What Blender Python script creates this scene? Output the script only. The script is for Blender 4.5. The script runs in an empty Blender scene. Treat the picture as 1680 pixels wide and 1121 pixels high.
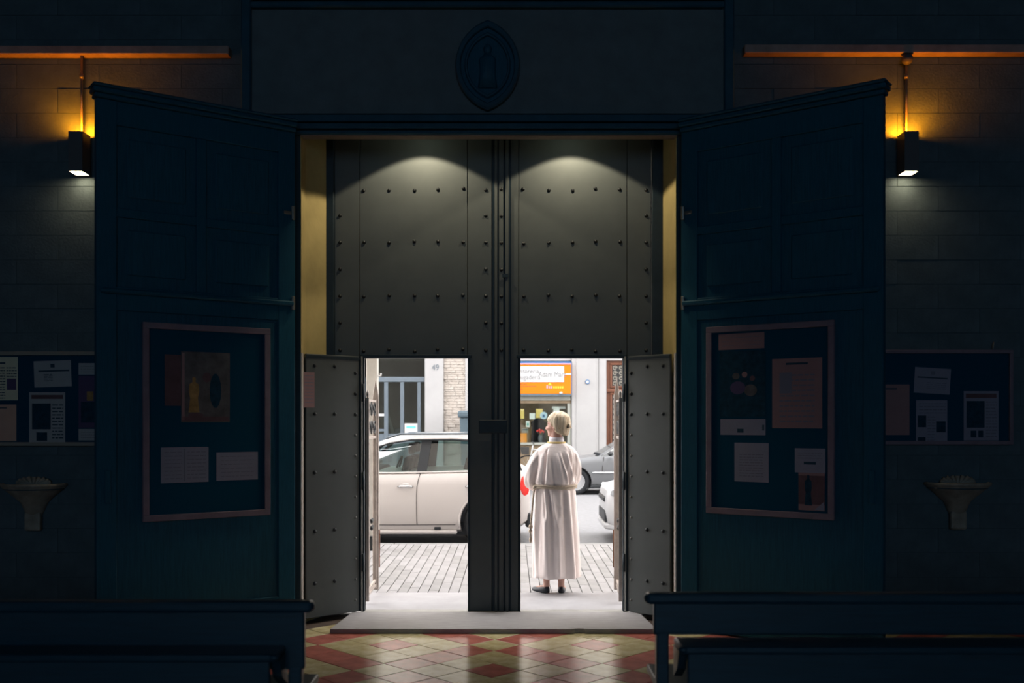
import bpy, bmesh, math, random
from mathutils import Vector, Matrix
random.seed(7)
sc = bpy.context.scene
COL = sc.collection
PI = math.pi

# ------------------------------------------------------------------ camera
F = 1633.3                       # focal length in pixels of the 1680 px wide frame (35 mm lens)
EYE = 1.55
cam_d = bpy.data.cameras.new('camera')
cam_d.lens = 35.0
cam_d.sensor_width = 36.0
cam_d.shift_y = 129.5 / 1680.0
cam_d.clip_start = 0.05
cam_d.clip_end = 200
cam_d.dof.use_dof = True
cam_d.dof.focus_distance = 8.9
cam_d.dof.aperture_fstop = 2.4
cam = bpy.data.objects.new('camera', cam_d)
COL.objects.link(cam)
cam.location = (0, 0, EYE)
cam.rotation_euler = (PI / 2, 0, 0)
sc.camera = cam

# ------------------------------------------------------------------ sky, exposure
world = bpy.data.worlds.new('overcast_sky')
sc.world = world
world.use_nodes = True
bg = world.node_tree.nodes['Background']
bg.inputs['Color'].default_value = (1.0, 0.985, 0.985, 1)
bg.inputs['Strength'].default_value = 6.8
sc.view_settings.view_transform = 'Standard'
sc.view_settings.look = 'None'
sc.view_settings.gamma = 1.0
sc.view_settings.exposure = 0.0
sc.view_settings.use_curve_mapping = False
sc.cycles.use_denoising = True
sc.cycles.max_bounces = 10
sc.cycles.diffuse_bounces = 5
sc.cycles.glossy_bounces = 4
sc.cycles.transparent_max_bounces = 12
sc.cycles.sample_clamp_indirect = 6.0
sc.cycles.caustics_reflective = False
sc.cycles.caustics_refractive = False
NAVE_FILL = 3.5                 # radiance of the fill windows added in the unseen back wall
UP_GLOW = 1200.0                   # wall lamps: warm bulb shining up
DOWN_GLOW = 30.0                  # wall lamps: white diffuser shining down
SPOT_W = 34.0                    # downlights in the doorway soffit


def P(px, py, Y):
    """point of the place seen at pixel (px, py) of the photograph at distance Y"""
    return Vector(((px - 840) / F * Y, Y, EYE + (690 - py) / F * Y))


def PX(px, Y):
    return (px - 840) / F * Y


def PZ(py, Y):
    return EYE + (690 - py) / F * Y


# ------------------------------------------------------------------ materials
def mat(name, col, rough=0.6, metal=0.0, spec=0.5, var=0.0, vscale=8.0, col2=None, bump=0.0, bscale=40.0,
        stretch=None, emit=None, estr=0.0, coat=0.0):
    m = bpy.data.materials.new(name)
    m.use_nodes = True
    nt = m.node_tree
    b = nt.nodes['Principled BSDF']
    b.inputs['Base Color'].default_value = (*col, 1)
    b.inputs['Roughness'].default_value = rough
    b.inputs['Metallic'].default_value = metal
    b.inputs['Specular IOR Level'].default_value = spec
    if coat:
        b.inputs['Coat Weight'].default_value = coat
        b.inputs['Coat Roughness'].default_value = 0.05
    if emit:
        b.inputs['Emission Color'].default_value = (*emit, 1)
        b.inputs['Emission Strength'].default_value = estr
    if var or col2 or bump:
        tc = nt.nodes.new('ShaderNodeTexCoord')
        src = tc.outputs['Object']
        if stretch:
            mp = nt.nodes.new('ShaderNodeMapping')
            mp.inputs['Scale'].default_value = stretch
            nt.links.new(src, mp.inputs['Vector'])
            src = mp.outputs['Vector']
        if var or col2:
            n = nt.nodes.new('ShaderNodeTexNoise')
            n.inputs['Scale'].default_value = vscale
            n.inputs['Detail'].default_value = 6
            n.inputs['Roughness'].default_value = 0.62
            nt.links.new(src, n.inputs['Vector'])
            r = nt.nodes.new('ShaderNodeValToRGB')
            r.color_ramp.elements[0].position = 0.32
            r.color_ramp.elements[1].position = 0.68
            if col2 is None:
                lo = tuple(max(0, c * (1 - var)) for c in col)
                hi = tuple(min(1, c * (1 + var)) for c in col)
            else:
                lo, hi = col, col2
            r.color_ramp.elements[0].color = (*lo, 1)
            r.color_ramp.elements[1].color = (*hi, 1)
            nt.links.new(n.outputs['Fac'], r.inputs['Fac'])
            nt.links.new(r.outputs['Color'], b.inputs['Base Color'])
        if bump:
            n2 = nt.nodes.new('ShaderNodeTexNoise')
            n2.inputs['Scale'].default_value = bscale
            n2.inputs['Detail'].default_value = 4
            nt.links.new(src, n2.inputs['Vector'])
            bp = nt.nodes.new('ShaderNodeBump')
            bp.inputs['Strength'].default_value = bump
            bp.inputs['Distance'].default_value = 0.01
            nt.links.new(n2.outputs['Fac'], bp.inputs['Height'])
            nt.links.new(bp.outputs['Normal'], b.inputs['Normal'])
    return m


def glass_mat(name, tint, refl=0.12, rough=0.02):
    m = bpy.data.materials.new(name)
    m.use_nodes = True
    nt = m.node_tree
    for n in list(nt.nodes):
        nt.nodes.remove(n)
    out = nt.nodes.new('ShaderNodeOutputMaterial')
    tr = nt.nodes.new('ShaderNodeBsdfTransparent')
    tr.inputs['Color'].default_value = (*tint, 1)
    gl = nt.nodes.new('ShaderNodeBsdfGlossy')
    gl.inputs['Roughness'].default_value = rough
    lw = nt.nodes.new('ShaderNodeLayerWeight')
    lw.inputs['Blend'].default_value = 0.25
    mr = nt.nodes.new('ShaderNodeMapRange')
    mr.inputs['To Min'].default_value = refl
    mr.inputs['To Max'].default_value = 0.9
    mx = nt.nodes.new('ShaderNodeMixShader')
    nt.links.new(lw.outputs['Facing'], mr.inputs['Value'])
    nt.links.new(mr.outputs['Result'], mx.inputs['Fac'])
    nt.links.new(tr.outputs[0], mx.inputs[1])
    nt.links.new(gl.outputs[0], mx.inputs[2])
    nt.links.new(mx.outputs[0], out.inputs['Surface'])
    return m


def emit_mat(name, col, strength):
    m = bpy.data.materials.new(name)
    m.use_nodes = True
    nt = m.node_tree
    for n in list(nt.nodes):
        nt.nodes.remove(n)
    out = nt.nodes.new('ShaderNodeOutputMaterial')
    e = nt.nodes.new('ShaderNodeEmission')
    e.inputs['Color'].default_value = (*col, 1)
    e.inputs['Strength'].default_value = strength
    nt.links.new(e.outputs[0], out.inputs['Surface'])
    return m


M = {}
# interior
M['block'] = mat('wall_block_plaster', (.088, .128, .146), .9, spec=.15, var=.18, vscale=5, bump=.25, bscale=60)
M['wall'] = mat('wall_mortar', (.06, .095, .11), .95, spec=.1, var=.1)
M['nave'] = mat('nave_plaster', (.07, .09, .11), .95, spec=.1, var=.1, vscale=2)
M['surround'] = mat('surround_panel', (.125, .16, .17), .7, spec=.2, var=.12, vscale=6, bump=.1)
M['surround_dark'] = mat('surround_moulding', (.022, .085, .125), .6, spec=.2, var=.15)
M['wood'] = mat('navy_stained_wood', (.010, .085, .135), .55, spec=.2, var=.18, vscale=10, stretch=(12, 12, .8), bump=.1)
M['wood_panel'] = mat('navy_stained_panel', (.013, .088, .135), .5, spec=.25, var=.2, vscale=9, stretch=(10, 10, .7), bump=.1)
M['pew'] = mat('pew_wood', (.010, .052, .078), .32, spec=.5, var=.2, vscale=9, stretch=(.7, 10, 10), bump=.1)
M['ledge'] = mat('ledge_wood', (.34, .25, .22), .7, spec=.2, var=.2, vscale=8)
M['trim'] = mat('lintel_trim', (.22, .18, .16), .7, spec=.2, var=.15)
M['reveal'] = mat('ochre_reveal_plaster', (.50, .385, .17), .9, spec=.15, var=.12, vscale=3, bump=.12, bscale=30)
M['door_sheet'] = mat('door_sheet_metal', (.094, .102, .100), .5, metal=.0, spec=.35, var=.07, vscale=4, bump=.06, bscale=8)
M['door_dark'] = mat('door_dark_iron', (.014, .026, .036), .5, spec=.35, var=.2, vscale=8)
M['edge_steel'] = mat('door_edge_steel', (.30, .29, .27), .45, spec=.4, var=.15)
M['stud'] = mat('iron_stud', (.012, .014, .017), .45, spec=.4)
M['stud_worn'] = mat('worn_iron_stud', (.20, .19, .18), .4, spec=.5)
M['lamp_box'] = mat('lamp_housing_paint', (.10, .10, .105), .5, spec=.3)
M['pipe'] = mat('conduit_metal', (.30, .27, .22), .4, metal=.6)
M['up_glow'] = emit_mat('lamp_bulb_glow', (1.0, .26, .006), UP_GLOW)
M['down_glow'] = emit_mat('lamp_diffuser_glow', (1.0, .72, .44), DOWN_GLOW)
M['spot_lens'] = emit_mat('downlight_lens', (1.0, .9, .65), .08)
M['tile_red'] = mat('red_floor_tile', (.50, .155, .118), .19, spec=.2, var=.30, vscale=7, bump=.03, bscale=20)
M['tile_cream'] = mat('cream_floor_tile', (.46, .36, .15), .19, spec=.2, col2=(.74, .66, .40), vscale=9, bump=.03, bscale=20)
M['grout'] = mat('tile_grout', (.10, .07, .055), .8, spec=.2, var=.2)
M['step'] = mat('grey_step_stone', (0.329, 0.311, 0.314), .7, spec=.3, var=.12, vscale=9, stretch=(1, 4, 4), bump=.12)
M['board_back'] = mat('navy_felt', (.006, .060, .105), .95, spec=.05)
M['board_frame'] = mat('notice_board_frame', (0.208, 0.160, 0.192), .55, spec=.2, var=.12)
M['alu'] = mat('aluminium_frame', (.27, .25, .21), .4, spec=.4)
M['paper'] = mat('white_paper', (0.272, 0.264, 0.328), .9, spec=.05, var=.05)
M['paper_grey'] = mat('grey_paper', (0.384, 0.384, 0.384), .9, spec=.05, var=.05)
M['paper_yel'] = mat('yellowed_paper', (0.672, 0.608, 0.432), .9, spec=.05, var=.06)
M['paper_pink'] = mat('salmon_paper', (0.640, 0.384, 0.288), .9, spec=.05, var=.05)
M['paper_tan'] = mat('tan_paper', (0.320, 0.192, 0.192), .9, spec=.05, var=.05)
M['ink'] = mat('ink_print', (.03, .07, .10), .9, spec=.05)
M['ink_faint'] = mat('faint_print', (0.192, 0.192, 0.240), .9, spec=.05)
M['print_dark'] = mat('dark_picture_print', (.012, .05, .08), .8, spec=.1, var=.3, vscale=20)
M['print_purple'] = mat('purple_print', (0.096, 0.072, 0.144), .8, spec=.1)
M['print_red'] = mat('red_print', (0.136, 0.080, 0.088), .8, spec=.1, var=.2)
M['poster_amber'] = mat('amber_poster_print', (0.120, 0.112, 0.112), .75, spec=.1, var=.35, vscale=9)
M['poster_gold'] = mat('gold_poster_print', (0.352, 0.208, 0.080), .75, spec=.1, var=.35, vscale=14)
M['marble'] = mat('stoup_marble', (.30, .265, .21), .45, spec=.4, var=.25, vscale=14, bump=.2, bscale=40)
M['water'] = mat('stoup_water', (.03, .07, .09), .05, spec=.5)
M['stained'] = emit_mat('daylit_window_glass', (.45, .70, 1.0), NAVE_FILL)  # cool glow of the added windows that brighten the nave
M['ceil'] = mat('ceiling_wood', (.05, .055, .06), .9, spec=.1, var=.2)
# street
M['slab'] = mat('doorstep_concrete', (0.329, 0.315, 0.322), .8, spec=.25, var=.08, vscale=5, bump=.1)
M['paver'] = mat('paver_concrete', (0.231, 0.221, 0.220), .85, spec=.2, var=.10, vscale=3, bump=.15, bscale=90)
M['paver2'] = mat('paver_concrete_worn', (0.200, 0.192, 0.188), .85, spec=.2, var=.12, vscale=4, bump=.15, bscale=90)
M['joint'] = mat('paver_joint', (0.105, 0.101, 0.101), .95, spec=.1)
M['asphalt'] = mat('pale_asphalt', (0.185, 0.185, 0.193), .85, spec=.3, var=.12, vscale=14, bump=.3, bscale=200)
M['curb'] = mat('curb_stone', (0.196, 0.192, 0.188), .8, spec=.2, var=.1)
M['plaster'] = mat('white_facade_stone', (0.287, 0.283, 0.284), .85, spec=.2, var=.04, vscale=3, bump=.05)
M['plaster2'] = mat('facade_upper_render', (.55, .51, .45), .9, spec=.1, var=.08)
M['church'] = mat('church_facade_stone', (.62, .58, .53), .9, spec=.1, var=.1, vscale=3)
M['beige_stone'] = mat('beige_split_stone', (0.371, 0.336, 0.305), .9, spec=.1, col2=(0.301, 0.266, 0.235), vscale=9, bump=.3)
M['frame_blue'] = mat('blue_grey_shopfront', (0.077, 0.098, 0.119), .45, spec=.4, var=.08)
M['dark_int'] = mat('shop_interior_dark', (.055, .048, .038), .9, spec=.1, var=.25, vscale=3)
M['shop_glass'] = glass_mat('shop_window_glass', (.50, .56, .56), .022)
M['orange'] = mat('orange_sign_panel', (0.602, 0.133, 0.003), .45, spec=.2, var=.05, vscale=2)
M['white'] = mat('white_paint', (0.420, 0.420, 0.420), .5, spec=.3)
M['blue'] = mat('blue_enamel', (0.014, 0.098, 0.252), .4, spec=.4)
M['sign_grey'] = mat('sign_letter_grey', (0.119, 0.123, 0.129), .6)
M['sign_dark'] = mat('sign_small_print', (0.238, 0.063, 0.004), .6)
M['sign_yel'] = mat('sign_yellow', (0.588, 0.378, 0.017), .6)
M['sign_pink'] = mat('sign_pink', (0.476, 0.210, 0.238), .6)
M['awning'] = mat('shutter_box_cream', (0.280, 0.290, 0.262), .6, spec=.3, var=.08)
M['sand'] = mat('sand_stone_base', (0.210, 0.161, 0.109), .85, spec=.15, var=.12)
M['door_wood'] = mat('carved_brown_wood', (0.105, 0.039, 0.021), .45, spec=.35, var=.25, vscale=7, stretch=(8, 8, .8))
M['iron'] = mat('black_wrought_iron', (.010, .011, .012), .5, spec=.4)
M['gate'] = mat('weathered_gate_iron', (0.378, 0.319, 0.280), .5, spec=.4, var=.2, vscale=9)
M['rust'] = mat('rusty_iron', (.26, .12, .07), .75, spec=.2, var=.25, vscale=14)
M['pole'] = mat('old_concrete_pole', (0.462, 0.441, 0.406), .9, spec=.1, col2=(0.329, 0.308, 0.273), vscale=6, stretch=(1, 1, .35), bump=.4, bscale=25)
M['bin'] = mat('blue_grey_container', (0.056, 0.081, 0.098), .55, spec=.3)
M['car_white'] = mat('pearl_car_paint', (0.483, 0.444, 0.427), .4, spec=.3, coat=.25)
M['car_pure'] = mat('white_car_paint', (0.462, 0.462, 0.473), .35, spec=.3, coat=.25)
M['car_grey'] = mat('grey_car_paint', (0.112, 0.116, 0.123), .4, spec=.35, coat=.2)
M['car_glass'] = glass_mat('car_window_glass', (.46, .58, .56), .06)
M['rubber'] = mat('tyre_rubber', (.015, .016, .018), .8, spec=.2)
M['black_plastic'] = mat('black_plastic', (.012, .014, .017), .5, spec=.4)
M['chrome'] = mat('chrome_trim', (.75, .75, .76), .15, metal=1)
M['alloy'] = mat('alloy_wheel', (.62, .63, .65), .3, metal=.8)
M['seam'] = mat('panel_gap', (.05, .045, .045), .8, spec=.1)
M['tail_red'] = mat('tail_light_red', (0.770, 0.025, 0.017), .25, spec=.5, coat=.6)
M['lens'] = mat('headlamp_lens', (0.490, 0.504, 0.532), .15, spec=.6, coat=.6)
M['seat'] = mat('dark_car_seat', (.012, .014, .018), .8, spec=.15)
M['teal'] = mat('teal_shade', (.10, .42, .36), .7)
# person
M['robe'] = mat('cream_linen_robe', (.88, .76, .72), .85, spec=.15, var=.04, vscale=4, bump=.12, bscale=35)
M['collar'] = mat('white_collar', (.70, .66, .70), .85, spec=.1)
M['yellow_band'] = mat('yellow_ribbon', (.62, .44, .15), .7)
M['rope'] = mat('cream_cord', (.50, .41, .32), .85, spec=.1, var=.2, vscale=60)
M['skin'] = mat('skin', (.58, .33, .26), .55, spec=.3, var=.05)
M['hair'] = mat('blond_hair', (.42, .28, .15), .5, spec=.3, col2=(.80, .69, .52), vscale=7, stretch=(5, 5, .6), bump=.5, bscale=22)
M['shoe'] = mat('black_leather_shoe', (.010, .012, .018), .4, spec=.4)
M['eye'] = mat('eye', (.30, .26, .24), .2)


# ------------------------------------------------------------------ mesh helper
class MB:
    def __init__(s):
        s.v, s.f = [], []

    def add(s, vs, fs):
        n = len(s.v)
        s.v += [tuple(v) for v in vs]
        s.f += [tuple(i + n for i in f) for f in fs]
        return s

    def box(s, x0, x1, y0, y1, z0, z1):
        return s.add([(x0, y0, z0), (x1, y0, z0), (x1, y1, z0), (x0, y1, z0),
                      (x0, y0, z1), (x1, y0, z1), (x1, y1, z1), (x0, y1, z1)],
                     [(0, 3, 2, 1), (4, 5, 6, 7), (0, 1, 5, 4), (1, 2, 6, 5), (2, 3, 7, 6), (3, 0, 4, 7)])

    def prism(s, pts, axis, a, b):
        """closed outline pts extruded along axis ('x','y','z') from a to b; pts are the two other coordinates in order"""
        def mk(p, t):
            return {'x': (t, p[0], p[1]), 'y': (p[0], t, p[1]), 'z': (p[0], p[1], t)}[axis]
        n = len(pts)
        vs = [mk(p, a) for p in pts] + [mk(p, b) for p in pts]
        fs = [(i, (i + 1) % n, n + (i + 1) % n, n + i) for i in range(n)]
        fs += [tuple(range(n - 1, -1, -1)), tuple(range(n, 2 * n))]
        return s.add(vs, fs)

    def tube(s, path, r, n=8, cap=True, closed=False):
        path = [Vector(p) for p in path]
        m = len(path)
        rs = r if isinstance(r, (list, tuple)) else [r] * m
        vs = []
        up = None
        for i, p in enumerate(path):
            if closed:
                t = path[(i + 1) % m] - path[i - 1]
            else:
                t = path[min(i + 1, m - 1)] - path[max(i - 1, 0)]
            t.normalize()
            if up is None:
                up = Vector((0, 0, 1)) if abs(t.z) < .9 else Vector((1, 0, 0))
            a = (up - t * up.dot(t))
            if a.length < 1e-5:
                a = t.orthogonal()
            a.normalize()
            up = a
            b = t.cross(a)
            rr = rs[i]
            ra, rb = rr if isinstance(rr, tuple) else (rr, rr)
            for k in range(n):
                w = 2 * PI * k / n
                vs.append(p + a * (math.cos(w) * ra) + b * (math.sin(w) * rb))
        fs = []
        for i in range(m if closed else m - 1):
            j = (i + 1) % m
            for k in range(n):
                fs.append((i * n + k, i * n + (k + 1) % n, j * n + (k + 1) % n, j * n + k))
        if cap and not closed:
            fs += [tuple(range(n - 1, -1, -1)), tuple((m - 1) * n + k for k in range(n))]
        return s.add(vs, fs)

    def cyl(s, p0, p1, r, n=16):
        return s.tube([p0, p1], r, n)

    def lathe(s, prof, c=(0, 0, 0), n=24, a0=0, a1=2 * PI, sx=1, sy=1):
        full = abs(a1 - a0 - 2 * PI) < 1e-6
        cols = n if full else n + 1
        vs = []
        for k in range(cols):
            w = a0 + (a1 - a0) * k / n
            for r, z in prof:
                vs.append((c[0] + math.cos(w) * r * sx, c[1] + math.sin(w) * r * sy, c[2] + z))
        m = len(prof)
        fs = []
        for k in range(n):
            k2 = (k + 1) % cols
            for i in range(m - 1):
                fs.append((k * m + i, k2 * m + i, k2 * m + i + 1, k * m + i + 1))
        return s.add(vs, fs)

    def loft(s, rings, cap=True):
        n = len(rings[0])
        vs = [p for r in rings for p in r]
        fs = []
        for i in range(len(rings) - 1):
            for k in range(n):
                fs.append((i * n + k, i * n + (k + 1) % n, (i + 1) * n + (k + 1) % n, (i + 1) * n + k))
        if cap:
            fs += [tuple(range(n - 1, -1, -1)), tuple((len(rings) - 1) * n + k for k in range(n))]
        return s.add(vs, fs)

    def ball(s, c, r, n=14, m=10, mtx=None):
        r = r if isinstance(r, (tuple, list)) else (r, r, r)
        vs = []
        for i in range(m + 1):
            t = PI * i / m
            for k in range(n):
                w = 2 * PI * k / n
                p = Vector((math.sin(t) * math.cos(w) * r[0], math.sin(t) * math.sin(w) * r[1], math.cos(t) * r[2]))
                vs.append(Vector(c) + p)
        fs = []
        for i in range(m):
            for k in range(n):
                fs.append((i * n + k, (i + 1) * n + k, (i + 1) * n + (k + 1) % n, i * n + (k + 1) % n))
        return s.add(vs, fs)

    def xf(s, mtx):
        s.v = [tuple(mtx @ Vector(v)) for v in s.v]
        return s

    def mesh(s, name):
        me = bpy.data.meshes.new(name)
        me.from_pydata(s.v, [], s.f)
        bm = bmesh.new()
        bm.from_mesh(me)
        bmesh.ops.remove_doubles(bm, verts=bm.verts, dist=1e-6)
        bmesh.ops.recalc_face_normals(bm, faces=bm.faces)
        bm.to_mesh(me)
        bm.free()
        return me

    def build(s, name, m, parent=None, smooth=False, bevel=0.0, seg=1, sub=0, loc=None, rotz=0):
        me = s.mesh(name)
        return link(name, me, m, parent, smooth, bevel, seg, sub, loc, rotz)


def link(name, me, m, parent=None, smooth=False, bevel=0.0, seg=1, sub=0, loc=None, rotz=0):
    o = bpy.data.objects.new(name, me)
    COL.objects.link(o)
    if m is not None and not me.materials:
        me.materials.append(m)
    if smooth:
        for p in me.polygons:
            p.use_smooth = True
    if bevel:
        b = o.modifiers.new('bevel', 'BEVEL')
        b.width = bevel
        b.segments = seg
        b.limit_method = 'ANGLE'
        b.angle_limit = math.radians(40)
    if sub:
        u = o.modifiers.new('subdivide', 'SUBSURF')
        u.levels = sub
        u.render_levels = sub
    if parent:
        o.parent = parent
    if loc is not None:
        o.location = loc
    if rotz:
        o.rotation_euler[2] = rotz
    return o


def tag(o, label=None, cat=None, group=None, kind=None):
    if label:
        o['label'] = label
    if cat:
        o['category'] = cat
    if group:
        o['group'] = group
    if kind:
        o['kind'] = kind
    return o


def thing(name, label, cat, loc=(0, 0, 0), rotz=0, group=None):
    o = bpy.data.objects.new(name, None)
    o.empty_display_size = .1
    COL.objects.link(o)
    o.location = loc
    o.rotation_euler[2] = rotz
    return tag(o, label, cat, group)


def struct(o):
    o['kind'] = 'structure'
    return o


def text_mesh(txt, size, extrude=.002, align='CENTER', shear=0):
    cu = bpy.data.curves.new('lettering', 'FONT')
    cu.body = txt
    cu.size = size
    cu.extrude = extrude
    cu.align_x = align
    cu.align_y = 'CENTER'
    cu.shear = shear
    cu.resolution_u = 4
    o = bpy.data.objects.new('lettering', cu)
    COL.objects.link(o)
    dg = bpy.context.evaluated_depsgraph_get()
    me = bpy.data.meshes.new_from_object(o.evaluated_get(dg))
    bpy.data.objects.remove(o)
    bpy.data.curves.remove(cu)
    return me


def lettering(txt, size, loc, m, parent, align='CENTER', sx=1.0):
    me = text_mesh(txt, size, align=align)
    me.transform(Matrix.Rotation(PI / 2, 4, 'X') @ Matrix.Scale(sx, 4, (1, 0, 0)))
    me.materials.clear()
    o = link('lettering', me, m, parent, loc=loc)
    return o


def baked(o):
    """evaluate modifiers into the mesh"""
    dg = bpy.context.evaluated_depsgraph_get()
    me = bpy.data.meshes.new_from_object(o.evaluated_get(dg))
    o.modifiers.clear()
    o.data = me
    return o

# ================================================================== the church interior
YW, YD = 7.5, 7.96            # inner wall face, metal door face
XL, XR = PX(493, YW), PX(1110, YW)        # jamb edges on the inner wall face
ZS = PZ(222, YW)              # soffit height 3.70
HALF, BACK, TOP = 6.2, -14.0, 9.0

# floor: grout bed with one object per tile where tiles can be told apart
fl = struct(MB().box(-HALF, HALF, BACK, 7.95, -.12, -.008).build('floor', M['grout']))
H = .174
tile_mesh = {}
for key in ('tile_red', 'tile_cream'):
    g = H - .0022
    b = .004
    mb = MB()
    lo = [(g, 0, -.010), (0, g, -.010), (-g, 0, -.010), (0, -g, -.010)]
    md = [(x, y, -.002) for x, y, z in lo]
    hi = [(x * (1 - b / g), y * (1 - b / g), 0) for x, y, z in lo]
    mb.loft([lo, md, hi])
    tile_mesh[key] = mb.mesh('floor_tile')
    tile_mesh[key].materials.append(M[key])
X0, Y0 = PX(811, 6.87), 6.87
plain = {'tile_red': MB(), 'tile_cream': MB()}
for a in range(-60, 61):
    for c in range(-60, 61):
        x, y = X0 + (a - c) * H, Y0 + (a + c) * H
        if not (-HALF + .2 < x < HALF - .2 and -1 < y < 7.42 + H * .3):
            continue
        if y > 7.42 - H * .2 and not (XL + .15 < x < XR - .15):
            continue
        red = ((a % 4 == 0) != (c % 4 == 0)) or (a % 4 == 2 and c % 4 == 2)
        key = 'tile_red' if red else 'tile_cream'
        if -1.75 < x < 1.6 and y > 5.1:
            o = link('tile', tile_mesh[key], None, fl)
            o.location = (x, y, random.uniform(-.0008, .0006))
            o.rotation_euler[0] = random.uniform(-.002, .002)
            o.rotation_euler[1] = random.uniform(-.002, .002)
        else:
            g = H - .0022
            plain[key].add([(x + g, y, 0), (x, y + g, 0), (x - g, y, 0), (x, y - g, 0)], [(0, 1, 2, 3)])
for key, mb in plain.items():
    o = mb.build('tile_field', M[key], fl)
    o['kind'] = 'stuff'

# nave shell
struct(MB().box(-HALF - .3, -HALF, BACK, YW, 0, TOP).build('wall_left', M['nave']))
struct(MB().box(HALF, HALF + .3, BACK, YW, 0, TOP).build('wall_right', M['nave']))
struct(MB().box(-HALF - .3, HALF + .3, BACK, YW, TOP, TOP + .3).build('ceiling', M['ceil']))
# unseen back wall; its three glowing windows are added to fill the nave
wb = MB()
fill_wins = [-3.6, 0, 3.6]
xs = [-HALF - .3] + [v for w in fill_wins for v in (w - .8, w + .8)] + [HALF + .3]
for i in range(0, len(xs), 2):
    wb.box(xs[i], xs[i + 1], BACK - .3, BACK, 0, TOP + .3)
for w in fill_wins:
    wb.box(w - .8, w + .8, BACK - .3, BACK, 0, 2.2)
    wb.box(w - .8, w + .8, BACK - .3, BACK, 7.4, TOP + .3)
struct(wb.build('wall_back', M['nave']))
for i, w in enumerate(fill_wins):
    o = struct(MB().box(w - .79, w + .79, BACK - .2, BACK - .17, 2.21, 7.39).build('window_%d_offscreen' % (i + 1), M['stained']))  # glowing pane added behind the camera as fill light
    fr = MB()
    for k in range(1, 5):
        z = 2.2 + 5.2 * k / 5
        fr.box(w - .8, w + .8, BACK - .17, BACK - .14, z - .02, z + .02)
    fr.box(w - .02, w + .02, BACK - .17, BACK - .14, 2.2, 7.4)
    fr.build('window_bars', M['iron'], o)

# front wall: left, right and above the doorway, with laid blocks where they show
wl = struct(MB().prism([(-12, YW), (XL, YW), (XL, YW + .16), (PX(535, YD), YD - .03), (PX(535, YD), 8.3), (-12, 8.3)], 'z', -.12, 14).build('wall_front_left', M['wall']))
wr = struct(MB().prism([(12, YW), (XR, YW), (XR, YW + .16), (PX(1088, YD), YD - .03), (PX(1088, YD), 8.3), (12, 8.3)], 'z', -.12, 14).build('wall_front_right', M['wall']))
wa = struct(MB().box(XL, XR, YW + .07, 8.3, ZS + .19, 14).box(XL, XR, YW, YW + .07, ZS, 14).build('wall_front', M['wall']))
CH, CL = .184, .62


def blocks(parent, xa, xb, z1):
    full = MB().box(-CL / 2 + .002, CL / 2 - .002, -.004, .004, .002, CH - .002).mesh('stone_block')
    full.materials.append(M['block'])
    r = 0
    z = 0.0
    while z < z1:
        x = xa - (CL / 2 if r % 2 else 0)
        while x < xb - .05:
            a, b = max(x, xa), min(x + CL, xb)
            if b - a > .06:
                if abs(b - a - CL) < 1e-6:
                    o = link('stone_block', full, None, parent)
                    o.location = ((a + b) / 2, YW + random.uniform(-.002, .002), z)
                else:
                    MB().box(a + .002, b - .002, YW - .004, YW + .004, z + .002, z + CH - .002).build('stone_block', M['block'], parent)
            x += CL
        z += CH
        r += 1


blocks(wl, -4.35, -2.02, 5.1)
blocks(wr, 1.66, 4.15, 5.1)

# plastered reveals of the doorway
rv = MB()
t = .006
rv.prism([(XL, YW - .002), (XL + t, YW - .002), (XL + t, YW + .16), (PX(535, YD) + t, YD - .03), (PX(535, YD), YD - .03), (XL, YW + .16)], 'z', 0, ZS + .188)
struct(rv.build('trim_1', M['reveal']))
rv = MB()
rv.prism([(XR, YW - .002), (XR - t, YW - .002), (XR - t, YW + .16), (PX(1088, YD) - t, YD - .03), (PX(1088, YD), YD - .03), (XR, YW + .16)], 'z', 0, ZS + .188)
struct(rv.build('trim_2', M['reveal']))
bd = mat('corner_bead_plaster', (.42, .37, .33), .8, spec=.2)
struct(MB().box(XL - .002, XL + .009, YW - .006, YW + .07, 0, 2.06).build('trim_6', bd))
struct(MB().box(XR - .009, XR + .002, YW - .006, YW + .07, 0, 2.06).build('trim_7', bd))
# lintel trim board with a narrow bead, and the wide flat surround above it
struct(MB().box(XL, XR, YW - .03, YW + .075, ZS - .012, ZS + .030).build('trim_3', M['trim'], bevel=.004))
sr = thing('door_surround', 'dark panelled surround with mouldings above the doorway', 'door surround', (PX(800, 7.45), 7.45, 3.74))
cx = PX(800, 7.45)
z0 = 3.74
def sz(py, Y=7.45):
    return PZ(py, Y) - z0
MB().box(PX(412, 7.45) - cx, PX(1188, 7.45) - cx, .02, .048, sz(185), sz(-60)).build('panel', M['surround'], sr)
for nm, ya, yb, d0 in (('lower_moulding', 220, 214, -.008), ('lower_moulding', 212, 203, -.02), ('lower_moulding', 200, 188, -.012)):
    MB().box(PX(400, 7.45) - cx, PX(1200, 7.45) - cx, d0, .048, sz(ya), sz(yb)).build(nm, M['surround_dark'], sr, bevel=.008, seg=2)
MB().box(PX(396, 7.45) - cx, PX(412, 7.45) - cx, -.02, .048, sz(185), sz(-60)).build('side_moulding', M['surround_dark'], sr, bevel=.01)
MB().box(PX(1188, 7.45) - cx, PX(1204, 7.45) - cx, -.02, .048, sz(185), sz(-60)).build('side_moulding', M['surround_dark'], sr, bevel=.01)
MB().box(PX(412, 7.45) - cx, PX(1188, 7.45) - cx, -.03, .048, sz(14), sz(4)).build('upper_moulding', M['surround_dark'], sr, bevel=.01)
MB().box(PX(412, 7.45) - cx, PX(1188, 7.45) - cx, -.05, .048, sz(0), sz(-14)).build('upper_moulding', M['surround_dark'], sr, bevel=.01)

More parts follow.
